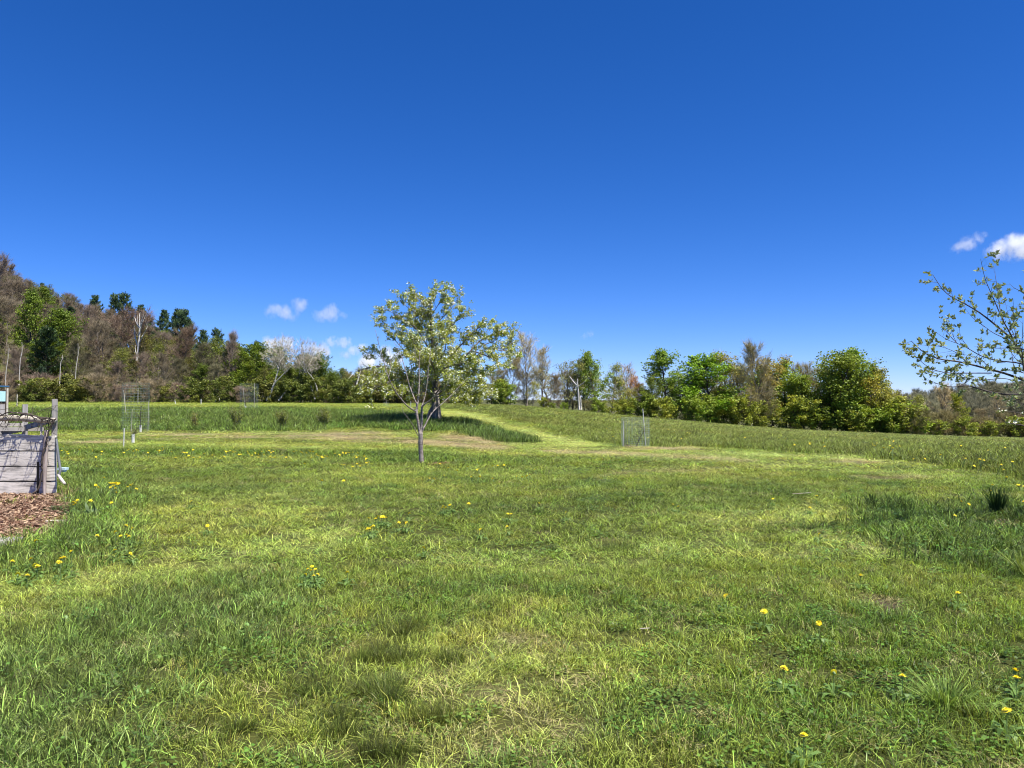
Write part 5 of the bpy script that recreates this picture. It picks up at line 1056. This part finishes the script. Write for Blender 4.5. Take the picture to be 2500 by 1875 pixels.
# shed with a blue roof far left
def shed():
    Y = 30.0; base = onray(-80, Y); root = empty('shed', base, 'small shed with a blue metal roof and pale blue panel at the left edge', 'shed'); z = lambda r: EYE - (r - HR) / F * Y
    X = lambda a: (a - CX) / F * Y
    b = Buf(); b.box([(X(-150) + X(-12)) / 2, Y + .35, (z(952) + base[2]) / 2 - .05], (X(-12) - X(-150), .7, z(952) - base[2] + .1)); link('wall', build_mesh('shed_wall', local(b, base), M['barkd']), root)
    b = Buf(); xa, xb = X(-160), X(-10); za, zb = z(955), z(944); yy = (Y - .2, Y + .8)
    V = [[xa, yy[0], za], [xb, yy[0], zb], [xb, yy[1], zb], [xa, yy[1], za], [xa, yy[0], za + .05], [xb, yy[0], zb + .05], [xb, yy[1], zb + .05], [xa, yy[1], za + .05]]
    b.quads(V, [[0, 3, 2, 1], [4, 5, 6, 7], [0, 1, 5, 4], [1, 2, 6, 5], [2, 3, 7, 6], [3, 0, 4, 7]]); link('roof', build_mesh('shed_roof', local(b, base), M['blue']), root)
    b = Buf(); b.box([X(-12) + .012, Y + .38, (z(955) + z(980)) / 2], (.03, .40, z(955) - z(980))); link('panel', build_mesh('shed_panel', local(b, base), M['cyan']), root)
    b = Buf(); b.tube([[X(-12) + .03, Y + .68, base[2]], [X(-12) + .03, Y + .68, z(947)]], .04, 6); link('post', build_mesh('shed_post', local(b, base), M['palewood']), root)
shed()

# ------------------------------------------------------------------ wood chip bed, plants and bits on it
def chips():
    g = np.random.default_rng(44); n = 60000; x = g.uniform(-9.5, -5.0, n); y = g.uniform(6.5, 13.4, n)
    x = np.concatenate([x, g.uniform(5.8, 7.4, 2600), g.uniform(-2, -1.0, 900)]); y = np.concatenate([y, g.uniform(9.2, 10.6, 2600), g.uniform(17.5, 20.5, 900)])
    z = ground(x, y); zo = zone(x, y, z); k = zo['chip'] > .5; P = np.stack([x, y, z], 1)[k]; n = len(P); P[:, 2] += g.uniform(.002, .03, n)
    d = g.uniform(0, 6.28, n); L = g.exponential(.008, n) + .006; Wd = L * g.uniform(.2, .6, n); el = g.normal(0, .3, n)
    U = np.stack([np.cos(d) * np.cos(el), np.sin(d) * np.cos(el), np.sin(el)], 1) * L[:, None]; rl = g.normal(0, .5, n)
    V = np.stack([-np.sin(d) * np.cos(rl), np.cos(d) * np.cos(rl), np.sin(rl)], 1) * Wd[:, None]
    b = Buf(); Q = np.stack([P - U - V, P + U - V * .7, P + U + V, P - U * .8 + V], 1).reshape(-1, 3); b.quads(Q, np.arange(4 * n).reshape(n, 4), g.uniform(0, 1, n) ** 1.2)
    tag(link('wood_chips', build_mesh('wood_chips', b, M['chip'])), 'reddish brown wood chip mulch before the plank box', 'mulch', kind='stuff')
chips()
def weed(px, row, R, n, label, col=(.07, .12, .03), L=.16, name='weed', up=.4, Wl=.05):
    g = np.random.default_rng(int(px * 7 + row)); base = hit(px, row); b = Buf()
    for i in range(n):
        a = g.uniform(0, 6.28); rr = R * math.sqrt(g.uniform(0, 1)); p = np.array([math.cos(a) * rr, math.sin(a) * rr * .7, 0.0]); e = g.uniform(.1, 1) * up + .1; d = np.array([math.cos(a + g.normal(0, .8)), math.sin(a + g.normal(0, .8)), e]); d /= np.linalg.norm(d)
        l = L * g.uniform(.5, 1.2); w_ = Wl * g.uniform(.6, 1.2) * .5; s = np.cross(d, [0, 0, 1.0]); s /= np.linalg.norm(s) + 1e-6
        q = [p - s * w_ * .2, p + s * w_ * .2, p + d * l * .5 + s * w_, p + d * l * .5 - s * w_, p + d * l + s * w_ * .2 - np.array([0, 0, l * .25]), p + d * l - s * w_ * .2 - np.array([0, 0, l * .25])]
        b.quads(q, [[0, 1, 2, 3], [3, 2, 4, 5]], g.uniform())
    o = link(name, build_mesh(name, b, M['leaf']), None, tuple(base)); o.color = (*col, 1); tag(o, label, 'weed')
weed(8, 1200, .16, 120, 'bushy leafy green weed at the foot of the plank box, left edge', (.10, .17, .06), .09, up=1.6, Wl=.05)
weed(135, 1246, .20, 90, 'low dark weed patch in the middle of the wood chips', (.06, .09, .03), .10, up=.7, Wl=.03)
weed(192, 1255, .16, 60, 'dandelion rosette with broad leaves at the edge of the wood chips', (.09, .15, .05), .13, Wl=.05, up=.7)
weed(232, 1262, .14, 22, 'drooping long-leafed dock plant in the grass right of the wood chips', (.15, .22, .09), .24, up=1.0, Wl=.045)
weed(170, 1215, .12, 26, 'dry upright weed stalks beside the drain pipe', (.22, .17, .08), .30, up=3.0, Wl=.014)
weed(2178, 1310, .14, 40, 'broad-leafed weed at the lower edge of the right rough patch', (.10, .17, .05), .09, up=.6, Wl=.05)
weed(1222, 1622, .10, 16, 'small pale green weed in the lawn at lower centre', (.16, .24, .05), .09, up=.7, Wl=.03)
def bit(px, row, L, w_, h, rz, mat, label, name, cat, lift=.02):
    c = hit(px, row); c[2] += lift; b = Buf(); b.box(c, (L, w_, h), [[math.cos(rz), math.sin(rz), .03], [-math.sin(rz), math.cos(rz), 0], [0, 0, 1]]); single(name, b, mat, c, label, cat, False)
bit(143, 1275, .27, .06, .02, .05, 'tan', 'pale bleached piece of wood lying on the wood chips', 'wood_piece', 'wood')
bit(6, 1328, .30, .35, .05, -.2, 'postw', 'flat weathered grey board on the ground at the left edge', 'board', 'board')
bit(170, 1219, .14, .05, .03, .4, 'postw', 'small grey wood offcut at the upper corner of the wood chips', 'wood_piece', 'wood')
bit(1955, 1214, .35, .005, .006, .25, 'tan', 'thin dry straw stalk lying on the right lawn', 'stalk', 'stalk', .07)
bit(1572, 1553, .07, .004, .004, .1, 'tan', 'short pale straw stalk lying on the front lawn', 'stalk', 'stalk', .06)
def tussock(px, row, R, H, n, label, col, wd=.007, ln=.4, seed=1):
    g = np.random.default_rng(seed); base = hit(px, row); b = Buf()
    for i in range(n):
        a = g.uniform(0, 6.28); r = R * .35 * math.sqrt(g.uniform()); p = np.array([math.cos(a) * r, math.sin(a) * r, -.02]); t = abs(g.normal(0, ln)); h = H * g.uniform(.5, 1.1); P = np.array([p, p + np.array([math.cos(a) * t * h * .3, math.sin(a) * t * h * .3, h * .5]), p + np.array([math.cos(a) * t * h * .85, math.sin(a) * t * h * .85, h * .88]), p + np.array([math.cos(a) * t * h * 1.25, math.sin(a) * t * h * 1.25, h * (1 - .25 * t)])])
        s = np.array([-math.sin(a + g.normal(0, .6)), math.cos(a), 0]) * wd * .5; V = []
        for k, f in enumerate((1, 1, .7, .12)): V += [P[k] - s * f, P[k] + s * f]
        b.quads(V, [[0, 1, 3, 2], [2, 3, 5, 4], [4, 5, 7, 6]], g.uniform())
    o = link('grass_tussock', build_mesh('grass_tussock', b, M['leaf']), None, tuple(base)); o.color = (*col, 1); tag(o, label, 'grass tussock')
tussock(2432, 1258, .22, .42, 260, 'dark spiky grass tussock rising from the right rough patch', (.045, .085, .02), .007, .30, 1)
tussock(2125, 1240, .13, .24, 120, 'small dark grass clump at the left tip of the right rough patch', (.035, .07, .02), .006, .3, 2)
tussock(2500, 1412, .16, .26, 160, 'pale-bladed grass tussock cut by the right edge', (.16, .21, .05), .006, .7, 3)
tussock(2300, 1720, .20, .17, 200, 'fanned grass tussock among dandelions at lower right', (.19, .28, .06), .005, 1.0, 4)
tussock(1610, 1512, .10, .12, 90, 'small splayed grass tuft in the right half of the front lawn', (.13, .19, .045), .0045, .9, 5)
tussock(1350, 1345, .10, .09, 90, 'small dark grass tuft in the middle of the lawn', (.06, .10, .025), .004, .8, 6)

# ------------------------------------------------------------------ dandelions
def dandelion_meshes():
    g = np.random.default_rng(2); out = []
    for v in range(3):
        hb = Buf()
        for ring, (n, r, z, el) in enumerate(((22, .019, .000, .15), (18, .015, .003, .45), (13, .010, .006, .9), (8, .005, .008, 1.3))):
            for i in range(n):
                a = 2 * math.pi * i / n + g.uniform(-.1, .1); l = r * g.uniform(.85, 1.1); d = np.array([math.cos(a) * math.cos(el), math.sin(a) * math.cos(el), math.sin(el)]); s = np.array([-math.sin(a), math.cos(a), 0]) * .0022; p = np.array([0, 0, z])
                hb.quads([p - s * .4, p + s * .4, p + d * l + s, p + d * l - s], [[0, 1, 2, 3]], g.uniform(.3, 1) if ring else g.uniform(0, .6))
        cup = Buf(); cup.tube([[0, 0, -.014], [0, 0, -.006], [0, 0, .001]], [.003, .0065, .008], 7)
        sb = Buf(); sb.tube([[0, 0, -1], [0, 0, -.5], [0, 0, -.012]], .0022, 5); both = Buf()
        out.append((build_mesh('dandelion_head', hb, M['petal']), build_mesh('dandelion_cup', cup, M['stem']), build_mesh('dandelion_stem', sb, M['stem']), hb, cup, sb))
    # far ones: one mesh with head, cup and stem
    far = []
    for v in range(3):
        c = Buf(); V, Q = np.concatenate(out[v][3].V), np.concatenate(out[v][3].Q); c.quads(V, Q, np.concatenate(out[v][3].ql)); c.mat = 1
        c.tube([[0, 0, -.35], [0, 0, -.1], [0, 0, -.006]], [.003, .003, .007], 5); far.append(build_mesh('dandelion', c, [M['petal'], M['stem']]))
    rb = Buf()
    for i in range(11):
        a = i * 2.4; l = g.uniform(.07, .13); d = np.array([math.cos(a), math.sin(a), 0]); s_ = np.array([-math.sin(a), math.cos(a), 0]); z1, z2 = g.uniform(.03, .06), g.uniform(.01, .05)
        P = [np.array([0, 0, .005]), d * l * .35 + [0, 0, z1], d * l * .7 + [0, 0, z1 * 1.1], d * l + [0, 0, z2]]; V = []
        for k, w_ in enumerate((.003, .008, .013, .003)): V += [P[k] - s_ * w_, P[k] + s_ * w_]
        rb.quads(V, [[0, 1, 3, 2], [2, 3, 5, 4], [4, 5, 7, 6]], g.uniform())
    return out, far, build_mesh('dandelion_leaves', rb, M['leaf'])
DM, DF, DR = dandelion_meshes(); dg = random.Random(77); ndand = 0
def dandelion(px, row, label, group=None, size=1.0):
    global ndand; ndand += 1
    h0 = .09; p = hit(px, row)
    for _ in range(3):                 # stand the flower so that its head is seen at px,row
        zz = zone(np.array([p[0]]), np.array([p[1]]), np.array([p[2]])); h0 = float(zz['h'][0]) * 1.05 + .05; h0 = min(h0, .36)
        q = hit(px, min(row + h0 * F / p[1] * .98, 1874)); p = q
    size = size * (1.12 if p[1] < 12.5 else 1.0); k = dg.randrange(3); rx, ry = dg.gauss(0, .25) + .35, dg.gauss(0, .25); s = size * dg.uniform(.9, 1.15)
    if p[1] < 12.5:
        root = empty('dandelion', (p[0], p[1], p[2]), label, 'dandelion', group); root.rotation_euler = (0, 0, dg.uniform(0, 6))
        hd = link('flower_head', DM[k][0], root, (0, 0, h0)); hd.rotation_euler = (rx, ry, 0); hd.scale = (s, s, s)
        cu = link('calyx', DM[k][1], root, (0, 0, h0)); cu.rotation_euler = (rx, ry, 0); cu.scale = (s, s, s)
        st = link('stem', DM[k][2], root, (0, 0, h0)); st.scale = (1, 1, h0)
        lr_ = link('leaves', DR, root); lr_.color = (.12, .20, .05, 1)
    else:
        o = link('dandelion', DF[k], None, (p[0], p[1], p[2] + h0)); o.rotation_euler = (rx, ry, dg.uniform(0, 6)); o.scale = (s * 1.25,) * 3; tag(o, label, 'dandelion', group)
ONES = [(1909, 1637, 'upper left dandelion of the four strung across the lower right lawn'), (2030, 1640, 'ragged orange-tinted dandelion, second of those strung across the lower right lawn'), (2196, 1652, 'large bright dandelion, third of those strung across the lower right lawn'),
    (2469, 1637, 'upper one of the two dandelions at the lower right edge'), (2473, 1655, 'lower one of the two dandelions at the lower right edge'), (2448, 1736, 'dandelion nearest the lower right corner'), (1956, 1868, 'dandelion cut by the bottom edge, right half'),
    (1862, 1494, 'small dandelion in the right lawn below the bare track'), (1995, 1521, 'small dandelion right of the one below the bare track'), (2097, 1406, 'dandelion just right of the bare soil track'), (1770, 1455, 'pair-bud dandelion left of the bare soil track'), (2333, 1450, 'lone dandelion in the right lawn near the edge'),
    (1998, 1304, 'orange-yellow dandelion on the pale strip left of the rough patch'), (1641, 1232, 'bright dandelion of the pair in the middle right lawn'), (1655, 1237, 'duller dandelion of the pair in the middle right lawn'), (850, 1399, 'lone dandelion right of the small cluster in the front lawn'),
    (509, 1284, 'lone dandelion in the left lawn between the two clusters'), (470, 1225, 'lone dandelion right of the yellow patch by the box'), (1035, 1339, 'single small dandelion in the middle of the lawn'), (322, 1351, 'small dandelion under the cluster of the left lawn'), (1885, 1218, 'dandelion by the pale stalk, left one'), (1992, 1212, 'dandelion by the pale stalk, right one'), (1975, 1240, 'small dandelion below the pale stalk')]
for a, r, l in ONES: dandelion(a, r, l)
def cluster(pts, label, group, size=1.0):
    for a, r in pts: dandelion(a, r, label, group, size)
cluster([(35, 1373), (81, 1367), (91, 1380), (49, 1403), (72, 1405), (97, 1383)], 'dandelion of the loose group in the grass at the left edge', 'dandelions at the left edge', 1.1)
cluster([(149, 1370), (156, 1365), (160, 1362), (179, 1353), (153, 1368)], 'dandelion of the tight bunch right of the left edge group', 'tight bunch near the left edge', 1.1)
cluster([(93, 1322)], 'single dandelion at the lower rim of the wood chips', None, 1.1)
cluster([(182, 1226), (187, 1230), (192, 1222), (184, 1233), (224, 1223)], 'dandelion of the bunch at the corner of the wood chips', 'dandelions at the wood chip corner', 1.1)
cluster([(311, 1285), (327, 1291), (286, 1301), (298, 1310), (313, 1309), (318, 1308), (241, 1313), (285, 1345)], 'dandelion of the scattered group in the left lawn below the yellow patch', 'scattered group in the left lawn')
cluster([(270 + i * 2.6, 1180 + (i % 3)) for i in range(10)] + [(272, 1191), (280, 1188), (284, 1193), (279, 1187), (237, 1188), (242, 1191), (236, 1186), (286, 1207), (314, 1190), (320, 1186), (326, 1184), (335, 1196), (256, 1166), (275, 1229)], 'dandelion of the dense yellow patch in the grass right of the box', 'dense yellow patch right of the box', 1.05)
cluster([(754, 1390), (762, 1394), (772, 1391), (778, 1404), (748, 1405), (768, 1408), (764, 1385)], 'dandelion of the small cluster in the front left lawn', 'small cluster in the front left lawn', .8)
cluster([(918, 1267), (925, 1262), (932, 1264), (938, 1262), (944, 1264), (934, 1262)], 'dandelion of the upper right bunch in the cluster below the young tree', 'upper bunch below the young tree')
cluster([(901, 1267)], 'single dandelion at the upper left of the cluster below the young tree', None)
cluster([(904, 1292), (908, 1289), (899, 1292), (913, 1285)], 'dandelion of the lower left bunch in the cluster below the young tree', 'lower bunch below the young tree')
cluster([(993, 1277), (975, 1277), (1000, 1254), (1083, 1238), (1089, 1240), (1098, 1235), (1100, 1233), (1081, 1240)], 'dandelion scattered in the lawn right of the cluster below the young tree', 'scattered dandelions below the young tree')
cluster([(1173, 1293), (1238, 1287), (1240, 1255), (1248, 1256), (1315, 1230), (1382, 1252), (1145, 1230)], 'faint dandelion in the middle lawn below the tree', 'faint dandelions in the middle lawn')
cluster([(1167, 1131), (1168, 1146), (1164, 1147), (1142, 1140), (1095, 1143), (1116, 1149), (1084, 1161), (1060, 1170), (1048, 1169), (1171, 1165), (1203, 1169), (1215, 1137), (1203, 1138), (1231, 1136), (1074, 1133), (1151, 1165), (1306, 1147), (1293, 1159), (1286, 1163), (1262, 1164), (1275, 1165)],
    'dandelion of the scattered row right of the young tree', 'row right of the young tree')
bd = random.Random(4)
band1 = [(152, 1100), (195, 1098), (228, 1099), (227, 1102), (274, 1101), (304, 1106), (311, 1101), (316, 1098), (341, 1100), (363, 1106), (385, 1100), (398, 1092), (401, 1097), (391, 1100), (420, 1104), (447, 1105), (451, 1106), (457, 1106), (462, 1113), (472, 1101), (473, 1098), (474, 1118), (453, 1119), (490, 1117)]
band1 += [(550, 1101), (554, 1103), (558, 1103), (563, 1101), (570, 1103), (584, 1110), (588, 1111), (610, 1110), (607, 1107), (605, 1103), (617, 1112), (632, 1110), (640, 1104), (652, 1102), (658, 1100), (660, 1103), (663, 1106), (645, 1111), (661, 1115), (664, 1117), (671, 1118), (632, 1117), (700, 1117), (718, 1104), (724, 1101), (735, 1103), (749, 1107), (762, 1118)]
band1 += [(778, 1113), (786, 1115), (791, 1117), (794, 1114), (799, 1115), (787, 1118), (838, 1107), (845, 1107), (850, 1105), (855, 1106), (864, 1117), (871, 1117), (876, 1116), (890, 1113), (891, 1116), (895, 1120), (893, 1124), (835, 1135), (841, 1136), (862, 1140), (873, 1133), (880, 1139), (895, 1131), (901, 1129), (787, 1174), (840, 1174), (744, 1133), (690, 1112), (520, 1112), (540, 1120), (500, 1108), (430, 1118), (365, 1117), (330, 1112), (250, 1110)]
band1 += [(bd.choice([bd.uniform(150, 460), bd.uniform(540, 900)]), 1106 + bd.gauss(0, 6)) for _ in range(34)]
cluster(band1, 'dandelion of the long yellow band in the grass before the mown strip', 'long band before the mown strip', 1.1)
band2 = [(1970 + bd.gauss(0, 120), 1072 + bd.gauss(0, 9)) for _ in range(12)] + [(2128, 1083), (2130, 1087), (2134, 1089), (2140, 1083), (2158, 1074), (2180, 1080), (2181, 1079), (2178, 1096), (2170, 1096), (2172, 1091), (2195, 1092), (2156, 1094), (2174, 1107), (1976, 1083), (1976, 1086), (1930, 1084), (1940, 1075), (1833, 1066), (1839, 1066), (1818, 1070), (1900, 1071), (2010, 1083), (2012, 1096), (2007, 1088), (2072, 1094), (2253, 1106), (2256, 1120), (2229, 1121), (2295, 1111), (2411, 1101), (2452, 1097), (2376, 1138), (2400, 1130), (2442, 1139), (2448, 1147), (2470, 1128), (2345, 1090), (2355, 1124), (2390, 1128)]
cluster([(a, r) for a, r in band2 if r > 1062], 'dandelion scattered in the long grass of the right meadow', 'dandelions in the right meadow', 1.2)
cluster([(1582, 1048), (1582, 1070), (1480, 1047), (1487, 1042), (1497, 1071), (1646, 1057), (1663, 1071), (1678, 1057), (1631, 1050), (1684, 1058)], 'dandelion in the meadow beside the wire cage', 'dandelions beside the meadow cage', 1.2)
cluster([(2343, 1226), (2362, 1231), (2328, 1261), (2393, 1222), (2417, 1200), (2455, 1166), (2420, 1185), (2483, 1185), (2498, 1188), (2496, 1226)], 'dandelion in or behind the rough patch at right', 'dandelions round the right rough patch', 1.1)

# ------------------------------------------------------------------ clouds
def cloud(px, row, wpx, hpx, dist, dens, label, seed, lobes):
    m, nt, out = nodes('cloud_vapour_%d' % seed)
    tc = N(nt, 'ShaderNodeTexCoord'); ln = N(nt, 'ShaderNodeVectorMath', operation='LENGTH')
    nz = N(nt, 'ShaderNodeTexNoise', Scale=2.0, Detail=8.0, Roughness=.66); of = N(nt, 'ShaderNodeVectorMath', operation='ADD'); of.inputs[1].default_value = (seed * 3.7, seed * 1.3, 0)
    mp = N(nt, 'ShaderNodeMapping'); mp.inputs['Scale'].default_value = (1.3, 1, .8); nt.links.new(tc.outputs['Object'], mp.inputs[0]); nt.links.new(mp.outputs[0], of.inputs[0]); nt.links.new(of.outputs[0], nz.inputs['Vector'])
    # vapour thickest round the lobes, fraying outwards
    tot = None
    for (cx, cz, r) in lobes:
        sb_ = N(nt, 'ShaderNodeVectorMath', operation='SUBTRACT'); nt.links.new(tc.outputs['Object'], sb_.inputs[0]); sb_.inputs[1].default_value = (cx, 0, cz)
        s2 = N(nt, 'ShaderNodeVectorMath', operation='MULTIPLY'); nt.links.new(sb_.outputs[0], s2.inputs[0]); s2.inputs[1].default_value = (1 / r, 1 / (r * 1.1), 1.25 / r)
        l2 = N(nt, 'ShaderNodeVectorMath', operation='LENGTH'); nt.links.new(s2.outputs[0], l2.inputs[0]); v = math_(nt, 'SUBTRACT', 1.0, l2.outputs['Value']); v = math_(nt, 'MAXIMUM', v, 0.0)
        tot = v if tot is None else math_(nt, 'MAXIMUM', tot, v)
    nn = math_(nt, 'MULTIPLY_ADD', nz.outputs['Fac'], 4.2); nn.node.inputs[2].default_value = -2.38
    a = math_(nt, 'ADD', tot, nn); a = math_(nt, 'MULTIPLY', math_(nt, 'MAXIMUM', a, 0.0), math_(nt, 'MINIMUM', math_(nt, 'MULTIPLY', tot, 3.0), 1.0)); dn = math_(nt, 'MULTIPLY', a, dens * .72)
    pv = N(nt, 'ShaderNodeVolumePrincipled'); pv.inputs['Color'].default_value = (1, 1, 1, 1); pv.inputs['Anisotropy'].default_value = .2; nt.links.new(dn, pv.inputs['Density']); nt.links.new(pv.outputs[0], out.inputs['Volume'])
    c = W(px, row, dist); hw = wpx / 2 / F * dist
    g = np.random.default_rng(seed); b = Buf(); nu, nv = 20, 12; V = []
    for i in range(nv + 1):
        for j in range(nu):
            th = math.pi * i / nv; ph = 2 * math.pi * j / nu; V.append([math.sin(th) * math.cos(ph) * 1.15, math.sin(th) * math.sin(ph) * .8, math.cos(th) * 1.0 * max(.45, 1.3 * hpx / wpx)])
    q = [[i * nu + j, (i + 1) * nu + j, (i + 1) * nu + (j + 1) % nu, i * nu + (j + 1) % nu] for i in range(nv) for j in range(nu)]; b.quads(V, q)
    o = link('cloud', build_mesh('cloud', b, m), None, tuple(c)); o.scale = (hw, hw, hw); tag(o, label, 'cloud')
D_ = 2600
cloud(703, 757, 120, 60, D_, .030, 'thin white cloud, left of the pair above the birches', 1, [(-.55, -.05, .5), (0, -.1, .55), (.45, .22, .5)])
cloud(802, 765, 105, 60, D_, .030, 'thin white cloud, right of the pair above the birches', 2, [(-.4, -.1, .5), (.15, -.02, .6), (.2, .3, .35), (.6, -.05, .4)])
cloud(2370, 592, 120, 60, D_, .028, 'wispy cloud left of the bright cloud at the right edge', 3, [(-.5, -.2, .4), (0, .0, .5), (.35, .2, .45)])
cloud(2478, 606, 160, 76, D_, .06, 'bright white cloud at the right edge of the sky', 4, [(-.4, -.05, .5), (0, .05, .65), (.5, 0, .6)])
cloud(680, 845, 120, 74, D_, .07, 'soft cloud behind the left silvery birch', 5, [(-.3, 0, .6), (.3, .1, .5)])
cloud(770, 850, 120, 74, D_, .06, 'soft cloud behind the second silvery birch', 6, [(-.3, .1, .5), (.2, -.1, .6)])
cloud(828, 838, 96, 50, D_, .05, 'small faint cloud, upper one right of the birches', 7, [(-.3, .05, .5), (.3, 0, .5)])
cloud(865, 857, 100, 50, D_, .045, 'small faint cloud slanting left of the apple tree', 8, [(-.45, -.2, .4), (0, 0, .45), (.45, .15, .4)])
cloud(930, 873, 140, 90, D_, .10, 'white cloud behind the left twigs of the apple tree', 9, [(-.4, -.1, .55), (.1, .0, .65), (.5, .0, .5)])
cloud(1435, 818, 60, 30, D_, .016, 'tiny faint cloud above the right tree line', 10, [(-.2, -.1, .5), (.2, .1, .5)])
print('trees', ntree, 'dandelions', ndand)
